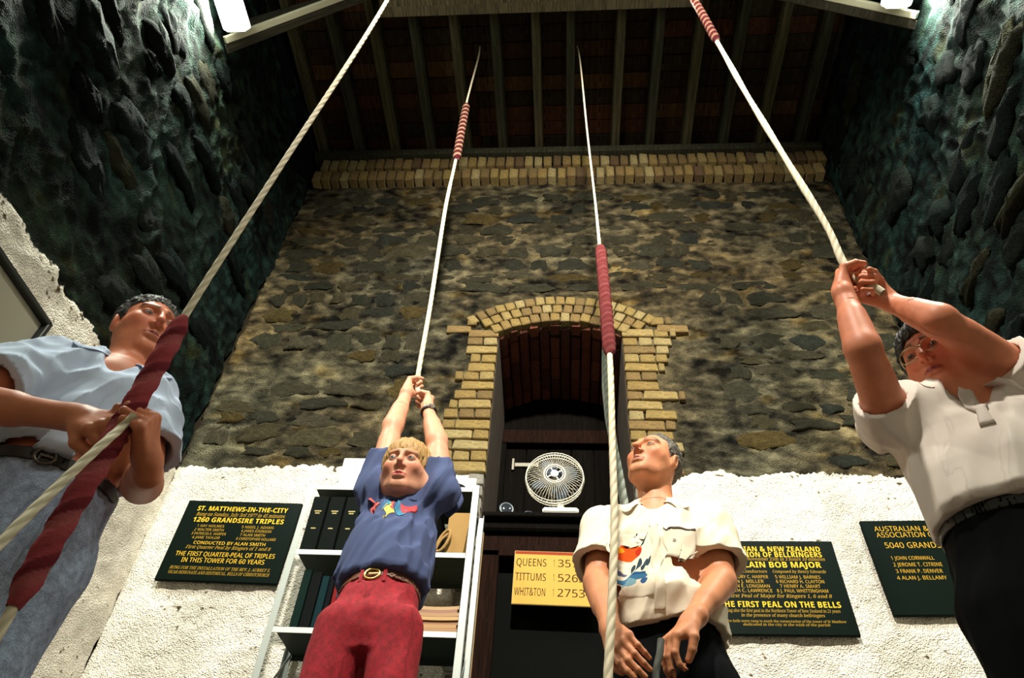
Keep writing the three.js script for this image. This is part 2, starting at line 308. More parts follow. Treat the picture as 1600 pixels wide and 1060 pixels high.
// the timber arch across the tower
{
  const dull = std(lin(0.10, 0.085, 0.05), 0.85, { map: rep(woodTex, 1.2, 1.2) }), pale = std(lin(0.30, 0.25, 0.14), 0.75, { map: rep(woodTex, 1.2, 1.2), bumpMap: rep(woodBump, 2, 2), bumpScale: 0.003 }), lip = std(lin(0.62, 0.58, 0.42), 0.7);
  const t = thing('timber_arch', 'timber arch with pale-edged sloping braces just under the ceiling joists', 'beam', V(-0.05, 4.8, -1.9));
  const P = (x, y, z) => V(x + 0.05, y - 4.8, z + 1.9);
  const by = 5.93;
  const braceGeo = (a, b, hgt) => { const sh = new THREE.Shape(); sh.moveTo(a.x, a.y); sh.lineTo(b.x, b.y); sh.lineTo(b.x, b.y + hgt); sh.lineTo(a.x, a.y + 0.45); sh.closePath(); const g = new THREE.ExtrudeGeometry(sh, { depth: 0.05, bevelEnabled: true, bevelSize: 0.006, bevelThickness: 0.006, bevelSegments: 1 }); return g; };
  const L0 = V(-2.29, 4.87, 0), L1 = V(-1.41, by - 0.02, 0), R0 = V(2.195, 4.91, 0), R1 = V(0.98, by - 0.02, 0);
  for (const [a, b] of [[L0, L1], [R1, R0]]) mesh('brace', boxUV(braceGeo(a, b, 0.165).translate(0.05, -4.8, -1.91 + 1.9)), dull, t);
  mesh('lintel', box(-0.22 + 0.05, by + 0.08 - 4.8, -2.02 + 1.9, 2.5, 0.155, 0.16), pale, t);
  for (const [a, b] of [[L0, L1], [R0, R1]]) mesh('batten', bar(P(a.x, a.y + 0.01, -1.83), P(b.x, b.y + 0.01, -1.83), 0.045, 0.03, 0.004, V(0, 0, 1)), lip, t);
}
// fluorescent fittings
function fitting(label, x, y, z0, z1, inward) {
  const len = Math.abs(z1 - z0), zc = (z0 + z1) / 2;
  const t = thing('fluorescent_light', label, 'lamp', V(x, y, zc), 0);
  const white = std(lin(0.7, 0.7, 0.66), 0.5), glow = new THREE.MeshStandardMaterial({ color: 0xffffff, emissive: LAMP_COLOR, emissiveIntensity: 9, roughness: 0.4 });
  mesh('housing', box(0, 0.075, 0, 0.12, 0.05, len + 0.04, 0.006), white, t);
  const sh = new THREE.Shape(); sh.absellipse(0, 0.02, 0.085, 0.05, 0, Math.PI * 2); 
  mesh('diffuser', new THREE.ExtrudeGeometry(sh, { depth: len, bevelEnabled: true, bevelSize: 0.006, bevelThickness: 0.01, bevelSegments: 2, curveSegments: 16 }).translate(0, -0.01, -len / 2), glow, t);
  for (const s of [-1, 1]) mesh('end_cap', box(0, 0.03, s * (len / 2 + 0.018), 0.13, 0.1, 0.012), white, t);
  for (const s of [-1, 1]) mesh('hanger', box(0, (HC - y) / 2 + 0.05, s * len * 0.35, 0.012, HC - y - 0.1, 0.012, 0.002), white, t);
  const d = new THREE.RectAreaLight(LAMP_COLOR, LAMP_DOWN, 0.15, len); d.position.set(0, -0.06, 0); d.rotation.set(-Math.PI / 2, 0, 0); d.castShadow = true; t.add(d); d.name = 'lamp_light';
  for (const s of [-1, 1]) { const e = new THREE.RectAreaLight(LAMP_COLOR, s === inward ? LAMP_ROOM : LAMP_WALL, len, 0.08); e.position.set(s * 0.105, 0.01, 0); e.rotation.order = 'YXZ'; e.rotation.set(s === inward ? 0 : -0.75, -s * Math.PI / 2, 0); t.add(e); e.name = 'lamp_light'; }
}
fitting('glowing fluorescent lamp close to the left wall, before the left brace', -2.17, 4.85, -1.74, -0.54, 1);
fitting('glowing fluorescent lamp close to the right wall, before the right brace', 2.05, 4.93, -1.76, -0.56, -1);
{ // flood lamp on a drop rod, above the frame
  const at = V(0.0, 4.7, 0.5), aim = V(0.15, 3.1, -3.4), t = thing('flood_lamp', 'flood lamp with a spun metal reflector hanging on a rod above the ringers', 'lamp', at);
  const q = new THREE.Quaternion().setFromUnitVectors(V(0, -1, 0), aim.clone().sub(at).normalize()), metal = std(lin(0.3, 0.3, 0.28), 0.4, { metalness: 0.6 });
  mesh('reflector', new THREE.LatheGeometry([[0.03, 0.16], [0.06, 0.14], [0.11, 0.06], [0.13, 0], [0.134, 0], [0.114, 0.064], [0.064, 0.146], [0.03, 0.168]].map((p) => new THREE.Vector2(...p)), 32).applyQuaternion(q), metal, t);
  mesh('bulb', new THREE.SphereGeometry(0.04, 20, 14).translate(0, 0.06, 0).applyQuaternion(q), new THREE.MeshStandardMaterial({ color: 0xffffff, emissive: FLOOD_COLOR, emissiveIntensity: 6 }), t);
  mesh('rod', box(0, (HC - at.y) / 2 + 0.06, 0.02, 0.014, HC - at.y - 0.1, 0.014, 0.002), metal, t);
  const l = new THREE.SpotLight(FLOOD_COLOR, FLOOD, 0, 0.86, 1, 2); l.position.copy(V(0, 0.0, 0).applyQuaternion(q)); l.target.position.copy(aim.clone().sub(at)); t.add(l, l.target); l.castShadow = true; l.shadow.radius = 5; l.name = 'flood_light'; l.target.name = 'aim';
}

// ---------------------------------------------------------------- plaques, sign, frame
function printMat(w, h, draw, rough = 0.4) {
  const c = document.createElement('canvas'); c.width = w; c.height = h; const g = c.getContext('2d'); draw(g, w, h);
  const t = new THREE.CanvasTexture(c); t.colorSpace = THREE.SRGBColorSpace; t.anisotropy = 8; return matte(0xffffff, { map: t, roughness: rough });
}
function plaqueDraw(lines, cols) {
  return (g, w, h) => {
    g.fillStyle = '#04100b'; g.fillRect(0, 0, w, h); g.textAlign = 'center'; g.textBaseline = 'middle';
    for (const [text, y, size, font, color, x, width] of lines) {
      g.fillStyle = color || '#e0b030'; g.font = font.replace('#', Math.round(size * h)); g.save(); g.translate((x ?? 0.5) * w, y * h);
      const m = g.measureText(text).width; if (width) g.scale(width * w / m, 1); g.fillText(text, 0, 0); g.restore();
    }
  };
}
const B = 'bold #px sans-serif', S = 'italic #px serif', N = '#px sans-serif', dim = '#b98f2c';
const blackPaint = matte(lin(0.004, 0.008, 0.006));
function plaque(label, x, y, w, h, draw, tilt = 0, group) {
  const t = thing('plaque', label, 'plaque', V(x, y, ZB + 0.03), 0, group); t.rotation.z = tilt;
  mesh('board', chamfer(w, h, 0.02, 0.003), blackPaint, t);
  mesh('lettering', new THREE.PlaneGeometry(w - 0.008, h - 0.008).translate(0, 0, 0.0112), printMat(1024, 760, draw), t);
}
plaque('black plaque reading 1260 GRANDSIRE TRIPLES in gold, left of the steel shelf', -1.835, 2.098, 0.67, 0.49, plaqueDraw([
  ['ST. MATTHEWS-IN-THE-CITY', 0.10, 0.085, B, 0, 0.5, 0.80], ['Rung on Sunday, July 3rd 1977 in 45 minutes', 0.175, 0.065, S, dim, 0.5, 0.78], ['1260 GRANDSIRE TRIPLES', 0.25, 0.085, B, 0, 0.5, 0.80],
  ['1 KAY HOLMES', 0.33, 0.045, N, dim, 0.28, 0.24], ['2 WALTER SMITH', 0.38, 0.045, N, dim, 0.28, 0.26], ['3 PATRICIA E. HARPER', 0.43, 0.045, N, dim, 0.29, 0.3], ['4 JANE TAYLOR', 0.48, 0.045, N, dim, 0.28, 0.24],
  ['5 NIGEL J. ADAMS', 0.33, 0.045, N, dim, 0.69, 0.28], ['6 JAMES ATKINSON', 0.38, 0.045, N, dim, 0.69, 0.26], ['7 ALAN SMITH', 0.43, 0.045, N, dim, 0.67, 0.22], ['8 CHRISTOPHER HOLLAND', 0.48, 0.045, N, dim, 0.71, 0.34],
  ['CONDUCTED BY ALAN SMITH', 0.545, 0.055, N, 0, 0.5, 0.62], ['First Quarter Peal by Ringers of 1 and 8', 0.60, 0.055, S, dim, 0.5, 0.72], ['THE FIRST QUARTER-PEAL OF TRIPLES', 0.685, 0.075, N, 0, 0.5, 0.84], ['IN THIS TOWER FOR 60 YEARS', 0.76, 0.075, N, 0, 0.5, 0.7],
  ['RUNG FOR THE INSTALLATION OF THE REV. J. AUBREY E.', 0.855, 0.05, S, dim, 0.5, 0.84], ['VICAR DESIGNATE AND HISTORICAL, BELLS OF CHRISTCHURCH', 0.91, 0.05, S, dim, 0.5, 0.84]]), -0.012);
plaque('black plaque reading 5040 PLAIN BOB MAJOR, partly behind the man in the printed shirt', 1.045, 1.912, 0.67, 0.5, plaqueDraw([
  ['AUSTRALIAN & NEW ZEALAND', 0.09, 0.08, B, 0, 0.48, 0.84], ['ASSOCIATION OF BELLRINGERS', 0.155, 0.08, B, 0, 0.48, 0.84], ['Rung on Sunday November 25th in 3 hours 10 minutes', 0.205, 0.05, S, dim, 0.48, 0.86], ['5040 PLAIN BOB MAJOR', 0.27, 0.09, B, 0, 0.47, 0.8],
  ['Ringing of Conductors', 0.345, 0.045, S, dim, 0.27, 0.36], ['Composed by Henry Edwards', 0.345, 0.045, S, dim, 0.69, 0.4],
  ['1 GREGORY C. HARPER', 0.405, 0.05, N, dim, 0.28, 0.34], ['2 IAN J. MILLER', 0.455, 0.05, N, dim, 0.27, 0.28], ['3 JOAN E. LONGMAN', 0.505, 0.05, N, dim, 0.28, 0.34], ['4 RUTH C. LAWRENCE', 0.555, 0.05, N, dim, 0.28, 0.36],
  ['5 WILLIAM J. BARNES', 0.405, 0.05, N, dim, 0.67, 0.34], ['6 RICHARD H. CLAYTON', 0.455, 0.05, N, dim, 0.68, 0.36], ['7 HENRY A. SMART', 0.505, 0.05, N, dim, 0.67, 0.3], ['8 J. PAUL WHITTINGHAM', 0.555, 0.05, N, dim, 0.68, 0.38],
  ['First Peal of Major for Ringers 1, 6 and 8', 0.61, 0.05, S, dim, 0.5, 0.76], ['THE FIRST PEAL ON THE BELLS', 0.70, 0.085, B, 0, 0.49, 0.88], ['Being also the first peal in the Northern Tower of New Zealand in 21 years', 0.765, 0.045, S, dim, 0.49, 0.84], ['in the presence of many church bellringers', 0.81, 0.045, S, dim, 0.49, 0.6], ['The bells were rung to mark the consecration of the tower of St Matthew', 0.87, 0.035, S, dim, 0.5, 0.86], ['dedicated in the city at the wish of the parish', 0.905, 0.035, S, dim, 0.5, 0.62]]), 0.02);
plaque('black plaque reading 5040 GRANDSIRE TRIPLES, shaded behind the man in glasses', 1.9, 2.045, 0.68, 0.52, plaqueDraw([
  ['AUSTRALIAN & NEW ZEALAND', 0.09, 0.08, N, dim, 0.5, 0.84], ['ASSOCIATION OF BELLRINGERS', 0.16, 0.08, N, dim, 0.5, 0.84], ['5040 GRANDSIRE TRIPLES', 0.28, 0.085, N, dim, 0.5, 0.78],
  ['1 JOHN CORNWALL', 0.42, 0.055, N, dim, 0.28, 0.32], ['2 JEROME T. CITRINE', 0.49, 0.055, N, dim, 0.3, 0.36], ['3 FRANK P. DENVER', 0.56, 0.055, N, dim, 0.29, 0.34], ['4 ALAN J. BELLAMY', 0.63, 0.055, N, dim, 0.29, 0.36],
  ['5 B. J. HARRIS', 0.42, 0.055, N, dim, 0.7, 0.28], ['6 G. S. PORTER', 0.49, 0.055, N, dim, 0.7, 0.28], ['7 R. T. LOWE', 0.56, 0.055, N, dim, 0.7, 0.26], ['8 D. M. WEST', 0.63, 0.055, N, dim, 0.7, 0.28]]), 0.035);
{ // frame on the left wall
  const t = thing('picture_frame', 'thin dark frame with a pale sheet on the left wall, behind the man in blue', 'frame', V(XL + 0.03, 2.2, -1.62), Math.PI / 2);
  const dark = std(lin(0.02, 0.025, 0.022), 0.5), W = 0.92, H = 0.3;
  mesh('sheet', chamfer(W - 0.03, H - 0.03, 0.008, 0.001), std(lin(0.32, 0.31, 0.24), 0.7), t);
  for (const s of [-1, 1]) { mesh('rail', box(0, s * H / 2, 0.01, W, 0.025, 0.05), dark, t); mesh('stile', box(s * W / 2, 0, 0.01, 0.025, H + 0.02, 0.05), dark, t); }
}

// ---------------------------------------------------------------- cupboard filling the lower half of the opening
const LEDGE = 2.3;
{
  const x0 = OL + 0.012, x1 = OR - 0.012, cx = (x0 + x1) / 2, w = x1 - x0, zf = ZB + 0.03;
  const t = thing('cupboard', 'tall dark wooden cupboard filling the lower half of the arched opening', 'cupboard', V(cx, 0, zf - 0.25));
  mesh('carcass', box(0, LEDGE / 2 - 0.02, -0.06, w, LEDGE - 0.06, 0.34), darkWood, t);
  mesh('ledge', box(0, LEDGE - 0.015, 0.02, w, 0.03, 0.52, 0.006), darkWood, t);
  mesh('cornice', box(0, LEDGE - 0.06, 0.2, w, 0.06, 0.08, 0.012), darkWood, t);
  mesh('top_rail', box(0, LEDGE - 0.16, 0.17, w - 0.02, 0.13, 0.06), brownWood, t);
  for (const s of [-1, 1]) { mesh('stile', box(s * (w / 2 - 0.05), 1.06, 0.17, 0.1, 2.1, 0.06), s < 0 ? brownWood : darkWood, t); }
  mesh('panel', box(0, 1.0, 0.14, w - 0.18, 2.0, 0.03), matte(lin(0.002, 0.0025, 0.002)), t);
  mesh('edge_strip', box(-w / 2 + 0.006, 1.1, 0.215, 0.012, 2.2, 0.02, 0.002), std(lin(0.3, 0.19, 0.08), 0.6), t);
}
{
  const t = thing('method_board', 'yellowed card of bell changes headed QUEENS fixed to the dark cupboard', 'sign', V(-0.03, 1.92, ZB + 0.03 + 0.012), 0); t.rotation.z = -0.012;
  mesh('card', chamfer(0.49, 0.295, 0.008, 0.002), std(lin(0.6, 0.42, 0.16), 0.7), t);
  mesh('lettering', new THREE.PlaneGeometry(0.484, 0.289).translate(0, 0, 0.0052), printMat(1024, 612, (g, w, h) => {
    g.fillStyle = '#c39a4c'; g.fillRect(0, 0, w, h); g.fillStyle = '#8a3a22'; g.fillRect(0, 0, w, h * 0.06); g.fillStyle = '#1a1408'; g.textBaseline = 'middle'; g.textAlign = 'left';
    [['QUEENS', '13572468', 0.22], ['TITTUMS', '15263748', 0.50], ['WHIT&TON', '12753468', 0.78]].forEach(([a, b, y]) => {
      g.font = Math.round(h * 0.2) + 'px sans-serif'; for (const [s, x, ww] of [[a, 0.015, 0.33], [b[0], 0.415, 0.02], [b.slice(1), 0.46, 0.52]]) { g.save(); g.translate(x * w, y * h); g.scale(ww * w / g.measureText(s).width, 1); g.fillText(s, 0, 0); g.restore(); }
    });
  }, 0.75), t);
}
// fan on the ledge
{
  const white = std(lin(0.78, 0.76, 0.68), 0.35), cream = std(lin(0.72, 0.68, 0.55), 0.4), grey = std(lin(0.2, 0.25, 0.35), 0.3, { transparent: false });
  const t = thing('desk_fan', 'white desk fan with a round wire grille standing on the cupboard ledge', 'fan', V(-0.035, LEDGE, ZB - 0.02));
  const fc = V(-0.035, 0.245, 0.04), rad = 0.166;
  mesh('base', box(0, 0.02, 0, 0.2, 0.04, 0.15, 0.012), white, t);
  mesh('neck', new THREE.CylinderGeometry(0.017, 0.026, 0.13, 16).translate(0, 0.1, -0.02), white, t);
  mesh('motor', new THREE.LatheGeometry([[0, -0.1], [0.035, -0.095], [0.05, -0.07], [0.052, -0.01], [0.04, 0]].map((p) => new THREE.Vector2(p[0], p[1])), 24).rotateX(Math.PI / 2).translate(fc.x, fc.y, fc.z - 0.045), white, t);
  const bl = []; for (let i = 0; i < 4; i++) {
    const g = new THREE.SphereGeometry(1, 14, 8); g.scale(0.05, 0.062, 0.004); g.rotateY(0.45); g.translate(0, 0.078, 0); g.rotateZ(i * Math.PI / 2 + 0.4); bl.push(g);
  }
  for (const b of bl) mesh('blade', b.translate(fc.x, fc.y, fc.z - 0.005), std(lin(0.05, 0.07, 0.1), 0.25), t);
  const gr = []; const tor = (r, z, th = 0.0032) => new THREE.TorusGeometry(r, th, 6, 48).translate(0, 0, z);
  gr.push(tor(rad, 0, 0.005), tor(rad * 0.99, 0.025, 0.003), tor(rad * 0.99, -0.025, 0.003));
  mesh('rim', merge(gr).translate(fc.x, fc.y, fc.z), cream, t);
  const wires = []; for (let i = 0; i < 56; i++) {
    const a = i / 56 * 6.2832, c = Math.cos(a), s = Math.sin(a), pts = [[0.06, 0.05], [0.11, 0.046], [0.15, 0.034], [rad, 0.006]].map(([r, z]) => V(r * c, r * s, z));
    wires.push(new THREE.TubeGeometry(new THREE.CatmullRomCurve3(pts), 5, 0.0013, 5));
    if (i % 2) wires.push(new THREE.TubeGeometry(new THREE.CatmullRomCurve3(pts.map((p) => V(p.x, p.y, -p.z))), 4, 0.0013, 4));
  }
  const w = mesh('grille_wires', merge(wires).translate(fc.x, fc.y, fc.z), cream, t); w.userData.kind = 'stuff';
  mesh('grille_ring', merge([new THREE.TorusGeometry(0.06, 0.005, 8, 40).translate(0, 0, 0.05), new THREE.TorusGeometry(0.048, 0.003, 8, 40).translate(0, 0, 0.05), ...[0, 1, 2, 3].map((i) => box(0.035, 0, 0.05, 0.03, 0.007, 0.004, 0.001).rotateZ(i * Math.PI / 2 + 0.5))]).translate(fc.x, fc.y, fc.z), cream, t);
  mesh('badge', new THREE.SphereGeometry(0.023, 20, 10).scale(1, 1, 0.4).translate(fc.x, fc.y, fc.z + 0.052), std(lin(0.9, 0.9, 0.88), 0.3), t);
}
{ // things beside the fan
  const t = thing('torch', 'dark torch lying on the cupboard ledge at the left of the fan', 'torch', V(-0.345, LEDGE, ZB - 0.02), 0.25);
  const body = std(lin(0.035, 0.05, 0.06), 0.4);
  mesh('body', new THREE.CylinderGeometry(0.028, 0.036, 0.13, 20).rotateX(Math.PI / 2).translate(0, 0.042, -0.03), body, t);
  mesh('rim', new THREE.TorusGeometry(0.036, 0.006, 10, 28).translate(0, 0.042, 0.036), std(lin(0.09, 0.12, 0.14), 0.3), t);
  mesh('lens', new THREE.SphereGeometry(0.033, 20, 10).scale(1, 1, 0.25).translate(0, 0.042, 0.034), std(lin(0.02, 0.025, 0.03), 0.08), t);
  mesh('stand', box(0.03, 0.012, -0.02, 0.09, 0.024, 0.1, 0.005), body, t);
  const pts = []; for (let i = 0; i < 90; i++) { const a = i * 0.35; pts.push(V((0.045 + 0.012 * Math.sin(i * 1.3)) * Math.cos(a), 0.008 + 0.022 * (0.5 + 0.5 * Math.sin(i * 0.7)), (0.03 + 0.01 * Math.cos(i)) * Math.sin(a))); }
  const c = mesh('cable_coil', new THREE.TubeGeometry(new THREE.CatmullRomCurve3(pts), 260, 0.0045, 6), std(lin(0.03, 0.045, 0.07), 0.5)); c.position.set(-0.235, LEDGE, ZB - 0.02);
  tag(c, 'coil of dark cable on the cupboard ledge between the torch and the fan', 'cable');
}

// ---------------------------------------------------------------- steel shelf and what stands on it
const SX0 = -1.335, SX1 = -0.468, SZ0 = -3.14, SZ1 = -3.455, SHELF = [2.245, 1.872, 1.487, 1.1, 0.7, 0.3];
{
  const steel = std(lin(0.42, 0.46, 0.44), 0.4, { metalness: 0.25 }), pale = std(lin(0.62, 0.64, 0.6), 0.4);
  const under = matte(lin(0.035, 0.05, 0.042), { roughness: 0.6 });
  const t = thing('steel_shelf', 'grey steel shelf unit of angle uprights against the whitewashed wall behind the woman', 'shelf', V((SX0 + SX1) / 2, 0, (SZ0 + SZ1) / 2));
  const c = t.position;
  for (const x of [SX0, SX1]) for (const z of [SZ0, SZ1]) { const s = x === SX0 ? 1 : -1, f = z === SZ0 ? -1 : 1; mesh('upright', merge([box(x - c.x, 1.13, z - c.z, 0.032, 2.26, 0.003, 0.001), box(x - c.x - s * 0.016, 1.13, z - c.z + f * 0.015, 0.003, 2.26, 0.032, 0.001)]), steel, t); }
  for (const y of SHELF) {
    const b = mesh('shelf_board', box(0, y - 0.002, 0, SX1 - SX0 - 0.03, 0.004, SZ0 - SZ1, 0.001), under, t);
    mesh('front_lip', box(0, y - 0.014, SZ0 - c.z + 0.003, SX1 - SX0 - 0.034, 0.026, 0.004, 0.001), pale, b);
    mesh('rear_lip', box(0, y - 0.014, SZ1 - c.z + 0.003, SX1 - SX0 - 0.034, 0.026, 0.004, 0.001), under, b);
  }
  for (const x of [SX0 + 0.01, SX1 - 0.01]) for (const [y0, z0, y1, z1] of [[1.1, SZ0, 1.487, SZ1], [0.7, SZ1, 1.1, SZ0]]) mesh('cross_brace', bar(V(x - c.x, y0, z0 - c.z), V(x - c.x, y1, z1 - c.z), 0.003, 0.018, 0.001), steel, t);
}
function book(name, label, cat, x, y, z, w, h, d, col, group, gold) {
  const t = thing(name, label, cat, V(x, y, z), 0, group);
  mesh('cover', merge([box(-w / 2 + 0.0015, h / 2, 0, 0.003, h, d, 0.001), box(w / 2 - 0.0015, h / 2, 0, 0.003, h, d, 0.001), box(0, h / 2, d / 2 - 0.0015, w, h, 0.003, 0.001)]), matte(col), t);
  mesh('pages', box(0, h / 2, -0.004, w - 0.007, h - 0.008, d - 0.012, 0.001), std(lin(0.55, 0.5, 0.4), 0.9), t);
  if (gold) for (const [y, k] of [[0.72, 0.45], [0.68, 0.3], [0.4, 0.3]]) mesh('spine_mark', box(0, h * y, d / 2 + 0.0005, w * k, 0.007, 0.001, 0.0003), std(lin(0.3, 0.24, 0.08), 0.5), t);
  return t;
}
const ordinals = ['leftmost', 'second from left', 'third from left', 'fourth from left'];
for (let i = 0; i < 4; i++) book('binder', 'black binder with small gold marks on the upper shelf, ' + ordinals[i] + ' in its row', 'binder', SX0 + 0.065 + i * 0.088, SHELF[1] + 0.001, -3.27, 0.08, 0.31, 0.24, lin(0.004, 0.006, 0.005), 'black binders on the upper shelf', true);
[['dark green folder at the left end of the lower shelf', 0.04, 0.3, [0.004, 0.014, 0.011]], ['black folder beside the dark green folder on the lower shelf', 0.05, 0.29, [0.004, 0.005, 0.005]], ['blue green book in the row on the lower shelf', 0.035, 0.27, [0.005, 0.02, 0.024]], ['thin black book between the blue green and the dark red book', 0.025, 0.27, [0.004, 0.005, 0.006]], ['dark red book on the lower shelf', 0.022, 0.26, [0.16, 0.012, 0.012]], ['slim black notebook right of the dark red book', 0.025, 0.24, [0.005, 0.006, 0.008]], ['white spined book beside the woman on the lower shelf', 0.024, 0.25, [0.7, 0.66, 0.58]], ['orange spined book beside the white spined book', 0.02, 0.23, [0.65, 0.22, 0.03]]]
  .reduce((x, [label, w, h, c]) => { book('book', label, 'book', x + w / 2, SHELF[2] + 0.001, -3.28, w, h, 0.2, lin(...c)); return x + w + 0.004; }, SX0 + 0.07);
{
  const c = mesh('white_carton', chamfer(0.2, 0.2, 0.22, 0.004).translate(0, 0.1, 0), std(lin(0.85, 0.84, 0.78), 0.6)); c.position.set(-1.115, SHELF[0] + 0.001, -3.28); tag(c, 'plain white carton on the shelf top, left of the woman', 'box');
  const t = thing('archive_box', 'white box with a dark hand hole on the shelf top, right end', 'box', V(-0.6, SHELF[0] + 0.001, -3.29));
  const sh = new THREE.Shape(); sh.moveTo(-0.125, 0); sh.lineTo(0.125, 0); sh.lineTo(0.125, 0.075); sh.lineTo(-0.125, 0.075); sh.closePath(); const hole = new THREE.Path(); hole.absellipse(0.0, 0.012, 0.075, 0.035, 0, Math.PI, false); sh.holes.push(hole);
  mesh('front', new THREE.ExtrudeGeometry(sh, { depth: 0.004, bevelEnabled: false, curveSegments: 16 }).translate(0, 0, 0.12), std(lin(0.85, 0.83, 0.76), 0.6), t);
  mesh('carton', merge([box(-0.123, 0.037, 0, 0.004, 0.075, 0.24, 0.001), box(0.123, 0.037, 0, 0.004, 0.075, 0.24, 0.001), box(0, 0.037, -0.12, 0.246, 0.075, 0.004, 0.001), box(0, 0.073, 0, 0.246, 0.004, 0.244, 0.001)]), std(lin(0.8, 0.78, 0.7), 0.6), t);
  const b = thing('black_box', 'black box file on the upper shelf, beside the straw bag', 'box', V(-0.775, SHELF[1] + 0.001, -3.29));
  mesh('body', chamfer(0.25, 0.26, 0.25, 0.01).translate(0, 0.13, 0), matte(lin(0.004, 0.005, 0.005)), b); mesh('lid', box(0, 0.275, 0, 0.255, 0.03, 0.255, 0.006), matte(lin(0.006, 0.007, 0.007)), b);
  const straw = std(lin(0.42, 0.25, 0.08), 0.85, { bumpMap: rep(clothTex, 20, 20), bumpScale: 0.004 });
  const s = thing('straw_bag', 'tan straw bag with a twisted loop handle on the upper shelf', 'bag', V(-0.545, SHELF[1] + 0.001, -3.22));
  mesh('body', (() => { const g = new THREE.BoxGeometry(0.11, 0.24, 0.1, 6, 10, 6), p = g.attributes.position; for (let i = 0; i < p.count; i++) { const y = p.getY(i) / 0.24 + 0.5, k = 0.8 + 0.2 * y; p.setXYZ(i, p.getX(i) * k + 0.012 * (y - 0.5), p.getY(i) + 0.12, p.getZ(i) * k); } g.computeVertexNormals(); return g; })(), straw, s);
  const hp = []; for (let i = 0; i <= 20; i++) { const a = i / 20 * 6.283; hp.push(V(-0.06 + 0.026 * Math.cos(a) + 0.018 * Math.sin(a), 0.075 + 0.058 * Math.sin(a), 0.06 + 0.01 * Math.cos(a))); }
  mesh('handle', new THREE.TubeGeometry(new THREE.CatmullRomCurve3(hp, true), 48, 0.008, 8, true), straw, s);
  mesh('handle', new THREE.TubeGeometry(new THREE.CatmullRomCurve3([V(-0.09, 0.03, 0.062), V(-0.068, 0.075, 0.07), V(-0.04, 0.115, 0.06)]), 16, 0.006, 8), straw, s);
  const k = mesh('black_case', chamfer(0.09, 0.26, 0.22, 0.006).translate(0, 0.13, 0), matte(lin(0.004, 0.005, 0.006))); k.position.set(-0.77, SHELF[2] + 0.001, -3.29); tag(k, 'upright black case on the lower shelf right of the woman', 'case');
  const pcol = [[0.30, 0.17, 0.08], [0.36, 0.2, 0.08], [0.26, 0.13, 0.07], [0.42, 0.26, 0.11], [0.33, 0.19, 0.09], [0.24, 0.12, 0.08], [0.38, 0.24, 0.12]], where = ['bottom', 'second from bottom', 'third from bottom', 'fourth from bottom', 'third from top', 'second from top', 'top'];
  for (let i = 0; i < 7; i++) {
    const g = new THREE.BoxGeometry(0.22, 0.016, 0.24, 10, 1, 1), p = g.attributes.position; for (let j = 0; j < p.count; j++) { const u = p.getX(j) / 0.22; p.setY(j, p.getY(j) + 0.008 + (0.004 * i) * (u * u * 1.2)); } g.computeVertexNormals();
    const m = mesh('magazine', g, std(lin(...pcol[i]), 0.7)); m.position.set(-0.6 + R(-0.006, 0.006), SHELF[2] + 0.002 + i * 0.0172, -3.27 + R(-0.008, 0.008)); tag(m, 'brown bound magazine lying in the stack on the lower shelf, ' + where[i] + ' one', 'magazine', 'stack of brown magazines');
  }
}

// ---------------------------------------------------------------- figures: distance fields meshed with surface nets
const smin = (a, b, k) => { const h = Math.max(k - Math.abs(a - b), 0) / k; return Math.min(a, b) - h * h * k * 0.25; };
const smax = (a, b, k) => -smin(-a, -b, k);
function cone(a, b, r1, r2) {           // tapered capsule
  const ax = a.x, ay = a.y, az = a.z, dx = b.x - ax, dy = b.y - ay, dz = b.z - az, l2 = dx * dx + dy * dy + dz * dz || 1e-9;
  return (x, y, z) => { const px = x - ax, py = y - ay, pz = z - az; let t = (px * dx + py * dy + pz * dz) / l2; t = t < 0 ? 0 : t > 1 ? 1 : t; const ex = px - t * dx, ey = py - t * dy, ez = pz - t * dz; return Math.sqrt(ex * ex + ey * ey + ez * ez) - (r1 + (r2 - r1) * t); };
}
const c3 = (a, b, r1, r2) => cone(V(...a), V(...b), r1, r2 ?? r1);
function ell(cx, cy, cz, rx, ry, rz) {
  return (x, y, z) => { const a = (x - cx) / rx, b = (y - cy) / ry, c = (z - cz) / rz, k0 = Math.sqrt(a * a + b * b + c * c), k1 = Math.sqrt(a * a / (rx * rx) + b * b / (ry * ry) + c * c / (rz * rz)); return k1 < 1e-6 ? -Math.min(rx, ry, rz) : k0 * (k0 - 1) / k1; };
}
function union(...list) {               // [field, blend] pairs
  return (x, y, z) => { let d = list[0][0](x, y, z); for (let i = 1; i < list.length; i++) d = smin(d, list[i][0](x, y, z), list[i][1]); return d; };
}
function frame(o, fwd, up) {            // x = up × forward (the figure's left), y = up, z = forward
  const z = fwd.clone().normalize(), y = up.clone().addScaledVector(z, -up.dot(z)).normalize(), x = y.clone().cross(z);
  return { o, x, y, z, at: (a, b, c) => o.clone().addScaledVector(x, a).addScaledVector(y, b).addScaledVector(z, c), m: new THREE.Matrix4().makeBasis(x, y, z).setPosition(o) };
}
function local(f, fr, s = 1) {
  const { o, x: X, y: Y, z: Z } = fr, ox = o.x, oy = o.y, oz = o.z;
  return (x, y, z) => { const a = x - ox, b = y - oy, c = z - oz; return s * f((a * X.x + b * X.y + c * X.z) / s, (a * Y.x + b * Y.y + c * Y.z) / s, (a * Z.x + b * Z.y + c * Z.z) / s); };
}
